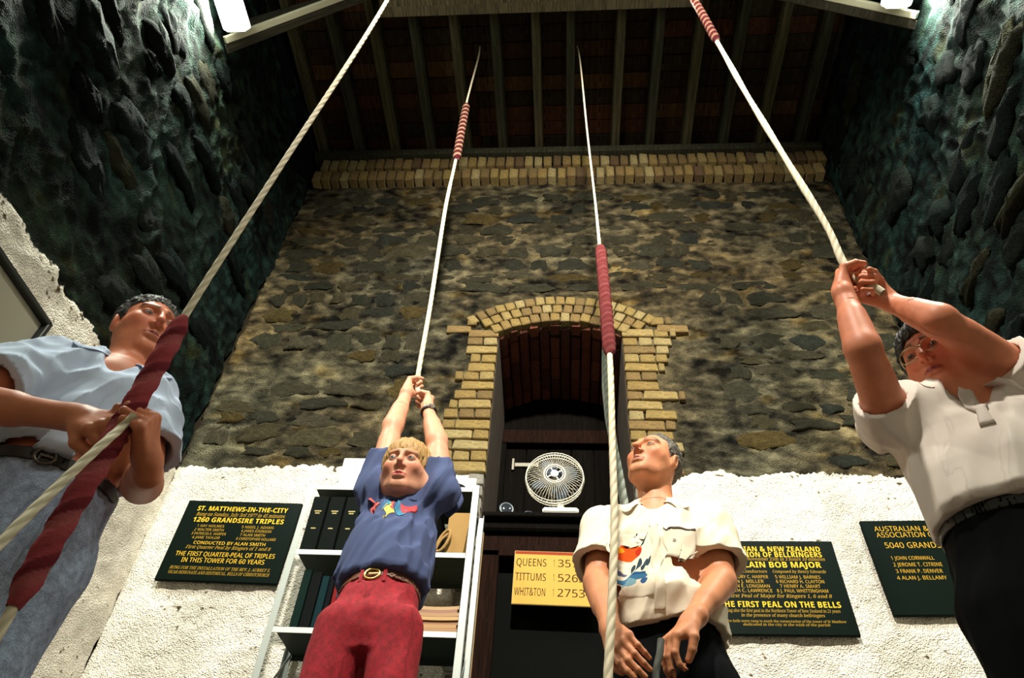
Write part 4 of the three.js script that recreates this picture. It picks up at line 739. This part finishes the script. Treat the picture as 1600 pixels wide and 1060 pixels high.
function sally(parent, pts, r, stripes, pitch, seg = 140) {   // woollen grip: rounded ends, coloured bands wound round it
  const curve = new THREE.CatmullRomCurve3(pts, false, 'centripetal'), L = curve.getLength(), g = new THREE.TubeGeometry(curve, seg, r, 16), p = g.attributes.position, col = new Float32Array(p.count * 3);
  for (let i = 0; i <= seg; i++) { const t = i / seg, c = curve.getPointAt(t), e = Math.min(t, 1 - t) * L, k = 0.42 + 0.58 * Math.sqrt(smooth(-0.005, 0.055, e)); for (let j = 0; j <= 16; j++) { const o = i * 17 + j, b = t * L / pitch + j / 16, fr = b - Math.floor(b), n = 1 + 0.07 * noise(i * 0.9, (j % 16) * 0.9, 3) + 0.07 * Math.sin(fr * 6.28 * 2), q = stripes[Math.floor(fr * stripes.length) % stripes.length], w = 1 + 0.2 * noise(i * 0.7, (j % 16) * 1.1, 9); p.setXYZ(o, lerp(c.x, p.getX(o), k * n), lerp(c.y, p.getY(o), k * n), lerp(c.z, p.getZ(o), k * n)); col.set([q[0] * w, q[1] * w, q[2] * w], o * 3); } }
  g.setAttribute('color', new THREE.BufferAttribute(col, 3)); g.computeVertexNormals();
  return mesh('sally', g, new THREE.MeshPhysicalMaterial({ color: 0xffffff, vertexColors: true, roughness: 0.95, specularIntensity: 0.1, bumpMap: rep(grainTex, 2, 10), bumpScale: 0.004 }), parent);
}

// ---------------------------------------------------------------- the woman in red trousers
{
  const hs = 1.0, GR = V(-0.643, 2.174, -2.28), GL = V(-0.595, 2.065, -2.25), up = V(-0.03, 1, -0.1);
  const XR_ = V(-0.02, 0.75, -0.65), ZR_ = V(0.85, 0.25, 0.35), XLh = V(-0.1, 0.75, -0.6), ZLh = V(-0.85, 0.1, 0.45);
  const s = {
    P0: V(-0.545, 0.9, -1.96), P1: V(-0.572, 1.452, -2.13), lat: V(1, 0, 0.05),
    yokeDrop: 0.9, legR: 0.74, body: [[0, 0.09, 0.07], [0.2, 0.1, 0.078], [0.37, 0.092, 0.07], [0.6, 0.105, 0.08], [0.8, 0.112, 0.08], [0.93, 0.1, 0.065], [1, 0.055, 0.05]],
    head: frame(V(-0.562, 1.58, -2.06), V(0.02, -0.04, 0.98), V(0.0, 1, 0)), headScale: 0.95, skin: [0.64, 0.30, 0.185], lip: [0.5, 0.1, 0.09], brow: [0.28, 0.17, 0.08], browStrength: 0.6, iris: [0.06, 0.08, 0.09], gaze: [-0.2, 0.25, 1], neckR: 0.047, armR: 0.9,
    face: { w: 0.94, jaw: 0.8, squint: 0.0065 },
    R: { sh: V(-0.659, 1.529, -2.12), el: V(-0.672, 1.852, -2.16), wr: gripWrist(GR, XR_, ZR_, 0.92) }, L: { sh: V(-0.439, 1.514, -2.1), el: V(-0.479, 1.75, -2.12), wr: gripWrist(GL, XLh, ZLh, 0.92) },
    legs: [leg(V(-0.618, 0.965, -1.945), V(-0.655, 0.5, -1.90), V(-0.65, 0.1, -1.98), V(-0.2, 0, 1)), leg(V(-0.468, 0.965, -1.945), V(-0.44, 0.5, -1.89), V(-0.45, 0.1, -1.98), V(0.15, 0, 1))],
  };
  s.R.hand = hand(s.R.wr, XR_, ZR_, 1, 0.92); s.L.hand = hand(s.L.wr, XLh, ZLh, -1, 0.92);
  const fig = figure('woman with blonde fringe, blue T-shirt and red trousers stretching both arms up', s);
  const denim = std(lin(0.52, 0.012, 0.03), 0.85, { map: denimTex, bumpMap: rep(clothTex, 10, 10), bumpScale: 0.002 });
  trousers(fig, s, { table: [[-0.035, 0.088, 0.068], [0.05, 0.112, 0.09], [0.14, 0.124, 0.106], [0.25, 0.12, 0.1], [0.4, 0.112, 0.088]], top: 0.395, loops: true, thigh: 0.073, knee: 0.056, hem: 0.052, mat: denim, belt: std(lin(0.16, 0.06, 0.03), 0.5), beltT: 0.368, buckle: std(lin(0.85, 0.6, 0.2), 0.25, { metalness: 1 }), buckleU: -0.005, fold: 0.005, blend: 0.028 });
  mesh('fly', sheet(fig.T, 3, 16, (a, b) => ({ p: fig.T.at(0.06 + b * 0.28, -0.012 + a * 0.028 * (0.3 + 0.7 * b), 0.14) }), 0.026, 0.004), denim, fig.body);
  const tee = new THREE.MeshStandardMaterial({ color: lin(0.06, 0.085, 0.20), roughness: 0.92, bumpMap: rep(clothTex, 30, 30), bumpScale: 0.001 });
  const sh = shirt(fig, s, { name: 't_shirt', table: [[0.36, 0.116, 0.094], [0.41, 0.138, 0.116], [0.55, 0.137, 0.12], [0.72, 0.134, 0.118], [0.85, 0.125, 0.1], [0.95, 0.105, 0.085], [1.02, 0.075, 0.066]], hem: 0.385, sleeve: 0.46, sleeveR: 0.062, shoulderR: 0.062, neckR: 0.056, mat: tee, fold: 0.013, foldDir: V(0.35, 1, 0), across: 1.0, along: 0.22, seed: 4 });
  { const nb = []; for (let i = 0; i < 40; i++) { const a = i / 40 * 6.283; nb.push(onto(sh.base, sh.Tr.at(0.97 - 0.035 * Math.cos(a), 0.078 * Math.sin(a), 0.075 * Math.cos(a)), 0.003)); } mesh('neckband', new THREE.TubeGeometry(new THREE.CatmullRomCurve3(nb, true), 80, 0.0065, 8, true), std(lin(0.03, 0.05, 0.12), 0.9), fig.body); }
  const marks = [[-0.072, 0.87, 0.012, [0.45, 0.06, 0.06], 0.6], [-0.05, 0.885, 0.012, [0.5, 0.1, 0.08], -0.5], [-0.022, 0.87, 0.02, [0.02, 0.12, 0.28], 0.2], [-0.008, 0.845, 0.013, [0.6, 0.5, 0.15], 0.1], [0.004, 0.885, 0.016, [0.05, 0.3, 0.4], -0.4], [0.016, 0.84, 0.015, [0.75, 0.6, 0.12], 0.7], [0.022, 0.87, 0.012, [0.5, 0.07, 0.05], 0], [0.045, 0.88, 0.014, [0.03, 0.2, 0.35], 0.4], [0.062, 0.885, 0.014, [0.55, 0.05, 0.06], -0.2]];
  for (const [u, t, r, c, a] of marks) mesh('print', sheet(sh.f, 6, 6, (p, q) => { const x = (p - 0.5) * 1.2 * r, y = (q - 0.5) * 2.1 * r; return { p: sh.Tr.at(t + (y * Math.cos(a) - x * Math.sin(a)) / sh.Tr.L, u + x * Math.cos(a) + y * Math.sin(a), 0.13) }; }, 0.003, 0.002), std(lin(...c), 0.8), fig.body);
  // bobbed hair with a fringe
  const outer = union([ell(0, 0.04, -0.025, 0.093, 0.1, 0.108), 0], [ell(0, -0.04, -0.045, 0.09, 0.1, 0.075), 0.05]);
  hair(fig, s, (x, y, z) => {
    let d = outer(x, y, z); if (d > 0.04 || d < -0.06) return d;
    d -= 0.006 * noise(x * 110 + y * 12, y * 14, z * 80) + 0.004 * noise(x * 230, y * 30, z * 160);
    const fr = 0.036 + 0.008 * noise(x * 90, 2, 1), face = ell(0, -0.045, 0.095, 0.068 - 0.004 * noise(x * 60, y * 60, 1), 0.045 + fr, 0.09)(x, y, z); d = smax(d, -face, 0.004);
    return Math.max(d, -0.118 + 0.006 * noise(x * 90, 1, z * 90) - y);
  }, std(lin(0.38, 0.21, 0.06), 0.6), 'hair', 0.0038);
  { const w = s.L.wr.clone().lerp(s.L.el, 0.16), ax = s.L.el.clone().sub(s.L.wr).normalize(), q = new THREE.Quaternion().setFromUnitVectors(V(0, 0, 1), ax), wt = mesh('wristwatch', new THREE.TorusGeometry(0.0285, 0.006, 8, 32).scale(1, 1, 1.6).applyQuaternion(q).translate(w.x, w.y, w.z), std(lin(0.015, 0.012, 0.012), 0.4), fig.body); const f = V(0.5, 0.1, 0.8).addScaledVector(ax, -V(0.5, 0.1, 0.8).dot(ax)).normalize(); mesh('dial', new THREE.CylinderGeometry(0.013, 0.013, 0.008, 20).applyQuaternion(new THREE.Quaternion().setFromUnitVectors(V(0, 1, 0), f)).translate(w.x + f.x * 0.031, w.y + f.y * 0.031, w.z + f.z * 0.031), std(lin(0.3, 0.3, 0.28), 0.2, { metalness: 0.6 }), wt); }
  // her rope
  const g1 = s.R.hand.grip, g2 = s.L.hand.grip, top = V(-0.735, 6.1, -2.485);
  const rp = thing('bell_rope', 'rope with a maroon and cream banded grip, held by the woman in red trousers', 'rope');
  const P = [V(-0.745, 6.3, -2.5), top, V(-0.737, 5.069, -2.43), V(-0.715, 4.235, -2.39), V(-0.707, 3.678, -2.36), V(-0.664, 2.719, -2.31), g1.clone().add(V(-0.005, 0.06, -0.005)), g1, g2, g2.clone().add(V(0.01, -0.05, 0.02)), g2.clone().add(V(0.014, -0.075, 0.03))];
  mesh('cord', ropeTube(P, 0.0095, 200, (t) => t < 0.3 ? 0.75 : t < 0.55 ? 1 : 1.15).g, hemp, rp);
  sally(rp, [V(-0.734, 5.089, -2.43), V(-0.724, 4.651, -2.41), V(-0.711, 4.235, -2.39)], 0.026, [[0.075, 0.012, 0.016], [0.075, 0.012, 0.016], [0.34, 0.22, 0.14]], 0.062);
}
// ---------------------------------------------------------------- the man in the printed white shirt
{
  const wl = V(0.119, 0.949, -1.88), wr = V(0.325, 0.986, -1.88), Xl = V(0.137, 0.884, -1.81).sub(wl), Xr = V(0.264, 0.928, -1.86).sub(wr);
  const s = {
    P0: V(0.285, 0.80, -2.08), P1: V(0.292, 1.468, -2.12), lat: V(0.98, 0, 0.16),
    body: [[0, 0.14, 0.1], [0.2, 0.142, 0.1], [0.4, 0.138, 0.1, 0.01], [0.6, 0.14, 0.1], [0.8, 0.145, 0.095], [0.93, 0.12, 0.07], [1, 0.06, 0.055]],
    head: frame(V(0.303, 1.656, -2.1), V(-0.54, 0.28, 0.78), V(0.08, 1, 0.1)), headScale: 0.98, skin: [0.58, 0.235, 0.115], lip: [0.36, 0.12, 0.09], brow: [0.06, 0.04, 0.03], neckR: 0.056, gaze: [0, 0.1, 1], face: { w: 0.98, nose: 0.004, squint: 0.005 },
    R: { sh: V(0.128, 1.405, -2.14), el: V(0.093, 1.184, -2.06), wr: wl }, L: { sh: V(0.455, 1.40, -2.1), el: V(0.459, 1.188, -2.04), wr },
    legs: [leg(V(0.20, 0.87, -2.08), V(0.185, 0.45, -2.06), V(0.17, 0.09, -2.12), V(-0.2, 0, 1)), leg(V(0.37, 0.87, -2.06), V(0.385, 0.45, -2.04), V(0.4, 0.09, -2.1), V(0.2, 0, 1))],
  };
  s.R.hand = hand(wl, Xl, V(0.6, -0.2, -0.7), 1, 1, [[20, 45, 60], [25, 55, 75], [30, 60, 80], [35, 65, 85]], [[0.02, 0.022, 0.008], [0.05, 0.045, 0.018], [0.08, 0.05, 0.03], [0.1, 0.045, 0.04]]);
  s.L.hand = hand(wr, Xr, V(0.35, -0.85, -0.25), -1, 1.02, [[40, 75, 110], [34, 62, 88], [30, 55, 75], [28, 50, 70]], [[0.02, 0.022, 0.008], [0.05, 0.042, 0.026], [0.075, 0.038, 0.045], [0.094, 0.028, 0.058]]);
  const fig = figure('grey-haired man looking up in a white shirt with a printed picture', s);
  trousers(fig, s, { table: [[-0.08, 0.115, 0.09], [0.02, 0.146, 0.112], [0.15, 0.158, 0.12], [0.3, 0.155, 0.118], [0.42, 0.15, 0.115]], top: 0.41, thigh: 0.095, knee: 0.072, hem: 0.06, mat: matte(lin(0.003, 0.004, 0.005)), fold: 0.006, belt: std(lin(0.01, 0.01, 0.01), 0.5), beltT: 0.39 });
  const white = std(lin(0.80, 0.70, 0.55), 0.9, { bumpMap: rep(clothTex, 20, 20), bumpScale: 0.001 });
  const sh = shirt(fig, s, { table: [[0.28, 0.168, 0.13], [0.36, 0.166, 0.135, 0.012], [0.46, 0.176, 0.148, 0.018], [0.6, 0.172, 0.135, 0.01], [0.78, 0.176, 0.122], [0.92, 0.148, 0.092], [1.0, 0.082, 0.07]], hem: 0.335, hemWave: (x) => 0.018 * Math.sin(x * 22), sleeve: 0.72, sleeveR: 0.078, shoulderR: 0.068, yoke: 0.058, neckR: 0.064, vee: [0, -0.005, 0.88], mat: white, fold: 0.012, foldDir: V(0.5, 1, 0.1), across: 0.8, along: 0.3, seed: 7, res: 0.007 });
  collar(fig, s, sh, { mat: white, open: 0.38, point: 0.085, spread: 0.03, ri: 0.064 });
  const on = (t, u) => sh.Tr.at(t, u, 0.17);
  const pk = mesh('pocket', sheet(sh.f, 12, 12, (a, b) => ({ p: on(0.62 + b * 0.155, 0.03 + a * 0.1) }), 0.006, 0.005), white, fig.body);
  mesh('pocket_edge', sheet(sh.f, 12, 2, (a, b) => ({ p: on(0.768 + b * 0.009, 0.03 + a * 0.1) }), 0.0085, 0.004), std(lin(0.12, 0.09, 0.07), 0.9), pk);
  mesh('button', new THREE.CylinderGeometry(0.005, 0.005, 0.003, 12).rotateX(Math.PI / 2).applyMatrix4(new THREE.Matrix4().setPosition(onto(sh.f, on(0.71, 0.055), 0.008))), std(lin(0.3, 0.27, 0.22), 0.4), pk);
  mesh('placket', sheet(sh.f, 3, 30, (a, b) => ({ p: on(0.35 + b * 0.5, -0.02 + a * 0.03 + 0.008 * Math.sin(b * 3)) }), 0.004, 0.003), white, fig.body);
  // the printed picture: orange sun, dark figures, blue water
  const pc = printMat(256, 512, (g, w, h) => {
    g.fillStyle = '#e6d9c4'; g.fillRect(0, 0, w, h); g.fillStyle = '#2c4038'; g.beginPath(); g.moveTo(w * 0.98, h * 0.0); g.lineTo(w * 0.6, h * 0.22); g.lineTo(w * 0.78, h * 0.2); g.fill();
    g.fillStyle = '#d9501a'; g.beginPath(); g.ellipse(w * 0.42, h * 0.28, w * 0.3, h * 0.12, 0.2, 0, 7); g.fill(); g.fillStyle = '#f0a020'; g.beginPath(); g.ellipse(w * 0.32, h * 0.25, w * 0.12, h * 0.05, 0, 0, 7); g.fill(); g.fillStyle = '#b03018'; g.beginPath(); g.ellipse(w * 0.6, h * 0.3, w * 0.1, h * 0.08, 0, 0, 7); g.fill();
    g.fillStyle = '#31404a'; for (const [x, y, a, b] of [[0.62, 0.42, 0.16, 0.24], [0.82, 0.45, 0.12, 0.22], [0.42, 0.5, 0.12, 0.15], [0.95, 0.42, 0.1, 0.18]]) { g.beginPath(); g.ellipse(w * x, h * (y + b * 0.5), w * a * 0.55, h * b * 0.5, 0.3, 0, 7); g.fill(); }
    g.fillStyle = '#5b5a72'; g.fillRect(w * 0.08, h * 0.42, w * 0.2, h * 0.2); g.fillStyle = '#3f6f96'; g.beginPath(); g.ellipse(w * 0.45, h * 0.72, w * 0.44, h * 0.06, 0.06, 0, 7); g.fill(); g.fillStyle = '#29527c'; g.fillRect(w * 0.35, h * 0.68, w * 0.5, h * 0.03); g.fillStyle = '#7fa9b8'; g.beginPath(); g.ellipse(w * 0.3, h * 0.8, w * 0.3, h * 0.06, 0, 0, 7); g.fill(); g.fillStyle = '#3a5a8a'; g.beginPath(); g.ellipse(w * 0.8, h * 0.8, w * 0.1, h * 0.035, -0.4, 0, 7); g.fill();
  }, 0.9);
  mesh('print', sheet(sh.f, 20, 34, (a, b) => ({ p: on(0.41 + b * 0.36, -0.135 + a * 0.115) }), 0.0015, 0.0015), pc, fig.body);
  hair(fig, s, shortHair({ t: 0.004, y0: 0.025, k: 0.85, temple: -0.1 }), std(lin(0.09, 0.08, 0.065), 0.7));
  // his rope
  const rp = thing('bell_rope', 'pale rope with a dull red grip hanging before the man in the printed shirt', 'rope');
  const P = [V(0.085, 6.32, -2.53), V(0.1, 6.1, -2.505), V(0.131, 4.366, -2.3), V(0.153, 2.873, -2.05), V(0.152, 1.925, -1.85), V(0.138, 1.477, -1.78), V(0.127, 1.175, -1.72), V(0.107, 0.929, -1.66), V(0.089, 0.739, -1.62), V(0.075, 0.55, -1.6), V(0.06, 0.3, -1.6)];
  mesh('cord', ropeTube(P, 0.0105, 240, (t) => t < 0.6 ? 0.55 : lerp(0.7, 1, smooth(0.6, 0.75, t))).g, paleHemp, rp);
  sally(rp, [V(0.155, 2.842, -2.045), V(0.155, 2.39, -1.95), V(0.153, 1.946, -1.855)], 0.0245, [[0.21, 0.04, 0.045], [0.23, 0.05, 0.05], [0.21, 0.04, 0.045], [0.27, 0.075, 0.07]], 0.08);
  const e = mesh('bell_rope', ropeTube([V(0.238, 0.917, -1.835), V(0.229, 0.874, -1.83), V(0.216, 0.823, -1.83), V(0.24, 0.7, -1.83), V(0.245, 0.58, -1.84)], 0.009, 40).g, std(lin(0.10, 0.11, 0.10), 0.85, { map: strandTex })); tag(e, 'short dark grey rope end in the fingers of the man in the printed shirt', 'rope');
  const t2 = mesh('bell_rope', ropeTube([V(0.115, 6.3, -2.66), V(0.127, 5.339, -2.56), V(0.166, 3.977, -2.48), V(0.177, 2.975, -2.41), V(0.167, 2.257, -2.35), V(0.172, 2.06, -2.33), V(0.191, 1.812, -2.3), V(0.208, 1.612, -2.28), V(0.215, 1.407, -2.26), V(0.22, 0.9, -2.25), V(0.22, 0.5, -2.25)], 0.016, 160, (t) => lerp(0.36, 1, smooth(0.62, 0.72, t))).g, std(lin(0.30, 0.34, 0.29), 0.85, { map: strandTex, bumpMap: strandBump, bumpScale: 0.003 })); tag(t2, 'grey-green slack rope slanting down behind the shoulder of the man looking up', 'rope');
}
// ---------------------------------------------------------------- the man at the left
{
  const G2 = V(-0.845, 0.981, -1.05), G1 = V(-0.839, 0.94, -1.03), wr = V(-0.964, 0.992, -1.07), wl = gripWrist(G2, V(0.1, 0.55, 0.8), V(-0.85, 0.1, 0.3));
  const Xr = G1.clone().sub(wr);
  const s = {
    P0: V(-1.225, 0.76, -1.36), P1: V(-1.205, 1.405, -1.38), lat: V(0.88, 0, -0.42),
    body: [[0, 0.14, 0.1], [0.2, 0.142, 0.1], [0.42, 0.135, 0.098], [0.6, 0.14, 0.1], [0.8, 0.145, 0.095], [0.93, 0.12, 0.07], [1, 0.06, 0.055]],
    head: frame(V(-1.25, 1.608, -1.42), V(0.77, 0.05, 0.62), V(-0.05, 1, 0.05)), headScale: 1.02, skin: [0.54, 0.185, 0.095], lip: [0.33, 0.1, 0.08], brow: [0.03, 0.02, 0.018], neckR: 0.056, gaze: [0.2, 0, 1], face: { w: 1, squint: 0.005 },
    R: { sh: V(-1.313, 1.323, -1.28), el: V(-1.30, 1.05, -1.08), wr }, L: { sh: V(-1.137, 1.347, -1.43), el: V(-0.995, 1.047, -1.38), wr: wl },
    legs: [leg(V(-1.31, 0.84, -1.33), V(-1.33, 0.43, -1.30), V(-1.35, 0.09, -1.36), V(0.4, 0, 1)), leg(V(-1.145, 0.84, -1.4), V(-1.14, 0.43, -1.38), V(-1.13, 0.09, -1.44), V(0.7, 0, 0.8))],
  };
  s.R.hand = hand(wr, Xr, V(0.1, -0.45, -0.85), 1, 1, [55, 140, 215]); s.L.hand = hand(wl, V(0.1, 0.55, 0.8), V(-0.85, 0.1, 0.3), 1);
  const fig = figure('dark-haired man in a pale blue shirt and faded jeans at the left', s);
  trousers(fig, s, { table: [[-0.08, 0.115, 0.09], [0.02, 0.148, 0.114], [0.15, 0.158, 0.12], [0.3, 0.154, 0.116], [0.46, 0.148, 0.112]], top: 0.455, thigh: 0.095, knee: 0.075, hem: 0.065, mat: std(lin(0.44, 0.55, 0.76), 0.9, { map: denimTex, bumpMap: rep(clothTex, 10, 10), bumpScale: 0.002 }), fold: 0.007, belt: std(lin(0.018, 0.013, 0.011), 0.45), beltT: 0.43, buckle: std(lin(0.12, 0.1, 0.08), 0.3, { metalness: 0.9 }), buckleU: 0 });
  const blue = std(lin(0.50, 0.60, 0.78), 0.9, { bumpMap: rep(clothTex, 30, 30), bumpScale: 0.001 });
  const sh = shirt(fig, s, { name: 'polo_shirt', table: [[0.42, 0.150, 0.116], [0.48, 0.166, 0.134], [0.62, 0.172, 0.135], [0.8, 0.175, 0.12], [0.93, 0.145, 0.09], [1.0, 0.08, 0.07]], hem: 0.445, sleeve: 0.66, sleeveR: 0.078, shoulderR: 0.07, yoke: 0.058, neckR: 0.063, vee: [0.0, 0.0, 0.79], mat: blue, fold: 0.013, foldDir: V(0.7, 1, 0.2), across: 0.7, along: 0.3, seed: 12 });
  collar(fig, s, sh, { mat: blue, open: 0.4, point: 0.09, spread: 0.03, ri: 0.062 });
  hair(fig, s, shortHair({ t: 0.008, y0: 0.015, k: 0.7 }), std(lin(0.022, 0.02, 0.018), 0.65));
  const rp = thing('bell_rope', 'rope with a long red woollen grip held by the man in pale blue', 'rope');
  const P = [V(-0.76, 6.3, -1.09), V(-0.77, 3.327, -1.085), V(-0.829, 1.883, -1.06), V(-0.854, 1.272, -1.05), V(-0.856, 1.001, -1.05), V(-0.865, 0.774, -1.05), V(-0.867, 0.594, -1.05), V(-0.867, 0.559, -1.05), V(-0.868, 0.461, -1.05), V(-0.90, 0.2, -1.05)];
  mesh('cord', ropeTube(P, 0.0085, 240).g, hemp, rp);
  sally(rp, [V(-0.854, 1.268, -1.05), V(-0.856, 1.001, -1.05), V(-0.865, 0.774, -1.05), V(-0.867, 0.594, -1.05)], 0.0215, [[0.66, 0.13, 0.15], [0.58, 0.10, 0.12], [0.28, 0.04, 0.055], [0.66, 0.17, 0.18]], 0.11, 200);
  const tl = mesh('bell_rope', ropeTube([G1.clone().add(V(0.012, 0.03, 0.0)), G1, V(-0.83, 0.883, -1), V(-0.826, 0.753, -0.95), V(-0.818, 0.621, -0.9), V(-0.824, 0.484, -0.87)], 0.0082, 80).g, hemp); tag(tl, 'tan rope end slanting down across the belt of the man in pale blue', 'rope');
}
// ---------------------------------------------------------------- the man in glasses at the right
{
  const GR = V(0.862, 1.862, -1.43), GL = V(0.877, 1.805, -1.415), XR_ = V(0.35, 0.75, -0.3), ZR_ = V(0.7, -0.1, 0.6), XLh = V(-0.9, 0.35, 0.2), ZLh = V(0.15, -0.1, 1);
  const s = {
    P0: V(1.06, 0.80, -1.58), P1: V(1.1, 1.505, -1.60), lat: V(0.92, 0, 0.38),
    body: [[0, 0.15, 0.11], [0.2, 0.155, 0.115], [0.4, 0.155, 0.12, 0.02], [0.6, 0.16, 0.115], [0.8, 0.165, 0.105], [0.93, 0.13, 0.075], [1, 0.065, 0.06]],
    head: frame(V(1.077, 1.647, -1.57), V(-0.76, -0.16, 0.6), V(0, 1, 0)), headScale: 1.05, skin: [0.62, 0.215, 0.115], lip: [0.36, 0.09, 0.08], brow: [0.02, 0.015, 0.012], neckR: 0.06, gaze: [0, -0.1, 1], face: { w: 1.04, jaw: 1.12 }, armR: 1.06,
    R: { sh: V(0.888, 1.449, -1.6), el: V(0.783, 1.514, -1.4), wr: gripWrist(GR, XR_, ZR_) }, L: { sh: V(1.235, 1.52, -1.51), el: V(1.004, 1.607, -1.38), wr: gripWrist(GL, XLh, ZLh) },
    legs: [leg(V(0.98, 0.89, -1.6), V(0.97, 0.45, -1.58), V(0.96, 0.09, -1.64), V(-0.4, 0, 1)), leg(V(1.15, 0.89, -1.55), V(1.17, 0.45, -1.52), V(1.18, 0.09, -1.58), V(0.1, 0, 1))],
  };
  s.R.hand = hand(s.R.wr, XR_, ZR_, 1, 1.02); s.L.hand = hand(s.L.wr, XLh, ZLh, -1, 1.02);
  const fig = figure('dark-haired man in glasses and a white polo shirt reaching up to a rope', s);
  trousers(fig, s, { table: [[-0.08, 0.12, 0.1], [0.02, 0.158, 0.122], [0.15, 0.17, 0.13], [0.3, 0.168, 0.13], [0.46, 0.165, 0.13, 0.012]], top: 0.445, thigh: 0.1, knee: 0.078, hem: 0.065, mat: matte(lin(0.003, 0.0035, 0.004)), fold: 0.006, belt: std(lin(0.012, 0.012, 0.012), 0.4), beltT: 0.42, buckle: std(lin(0.6, 0.6, 0.55), 0.3, { metalness: 0.9 }), buckleU: 0.05 });
  const white = std(lin(0.74, 0.66, 0.60), 0.9, { bumpMap: rep(clothTex, 30, 30), bumpScale: 0.001 });
  const sh = shirt(fig, s, { name: 'polo_shirt', table: [[0.40, 0.168, 0.13, 0.01], [0.46, 0.178, 0.155, 0.02], [0.6, 0.186, 0.152, 0.015], [0.8, 0.195, 0.135], [0.93, 0.16, 0.1], [1.0, 0.09, 0.08]], hem: 0.43, sleeve: 0.3, sleeveR: 0.074, shoulderR: 0.074, yoke: 0.064, neckR: 0.066, vee: [0, 0, 0.88], mat: white, fold: 0.012, foldDir: V(0.1, 1, 0.2), across: 0.65, along: 0.2, seed: 21 });
  collar(fig, s, sh, { mat: white, open: 0.36, point: 0.08, spread: 0.025, ri: 0.066 });
  mesh('placket', sheet(sh.f, 3, 14, (a, b) => ({ p: sh.Tr.at(0.72 + b * 0.18, -0.015 + a * 0.03, 0.18) }), 0.010, 0.009), white, fig.body);
  hair(fig, s, shortHair({ t: 0.019, y0: 0.016, k: 0.62 }), std(lin(0.012, 0.011, 0.010), 0.6));
  { const gold = std(lin(0.45, 0.36, 0.2), 0.3, { metalness: 0.9 }), H = s.head, gl = new THREE.Group(); gl.name = 'glasses'; fig.body.add(gl);
    const rimG = (q) => { const pts = []; for (let i = 0; i < 28; i++) { const a = i / 28 * 6.283; pts.push(V(q * 0.034 + 0.027 * Math.sign(Math.cos(a)) * Math.pow(Math.abs(Math.cos(a)), 0.75), -0.002 + 0.021 * Math.sign(Math.sin(a)) * Math.pow(Math.abs(Math.sin(a)), 0.75), 0.104 - 0.006 * Math.abs(Math.cos(a) * q > 0 ? Math.cos(a) : 0))); } return pts; };
    for (const q of [-1, 1]) { mesh('rim', new THREE.TubeGeometry(new THREE.CatmullRomCurve3(rimG(q), true), 60, 0.0018, 6, true), gold, gl); const sp = new THREE.Shape(rimG(q).map((p) => new THREE.Vector2(p.x, p.y))); mesh('lens', new THREE.ShapeGeometry(sp).translate(0, 0, 0.102), new THREE.MeshPhysicalMaterial({ color: 0xffffff, transmission: 1, thickness: 0, roughness: 0.02, ior: 1.5 }), gl); mesh('temple', new THREE.TubeGeometry(new THREE.CatmullRomCurve3([V(q * 0.061, 0.006, 0.099), V(q * 0.078, 0.008, 0.05), V(q * 0.083, 0.01, -0.005), V(q * 0.082, -0.01, -0.025)]), 20, 0.0018, 6), gold, gl); }
    mesh('bridge', new THREE.TubeGeometry(new THREE.CatmullRomCurve3([V(-0.009, 0.004, 0.106), V(0, 0.008, 0.11), V(0.009, 0.004, 0.106)]), 10, 0.0018, 6), gold, gl); gl.applyMatrix4(H.m); }
  const g1 = s.R.hand.grip, g2 = s.L.hand.grip;
  const rp = thing('bell_rope', 'rope with a red and cream banded grip held by the man in glasses', 'rope');
  const P = [V(0.62, 6.3, -1.46), V(0.669, 4.239, -1.45), V(0.723, 3.677, -1.45), V(0.762, 3.118, -1.445), V(0.812, 2.546, -1.44), V(0.85, 2.104, -1.435), g1.clone().add(V(-0.015, 0.06, 0)), g1, g2, g2.clone().add(V(0.02, -0.035, 0.01)), g2.clone().add(V(0.03, -0.05, 0.01))];
  mesh('cord', ropeTube(P, 0.0105, 240, (t, L) => (0.7 + 0.4 * smooth(0.5, 0.62, t)) * (1 + 0.1 * Math.sin(t * 60))).g, hemp, rp);
  sally(rp, [V(0.653, 4.46, -1.45), V(0.683, 4.219, -1.45), V(0.725, 3.67, -1.45)], 0.021, [[0.07, 0.01, 0.014], [0.07, 0.01, 0.014], [0.22, 0.13, 0.08]], 0.05);
}
renderer.render(scene, camera);
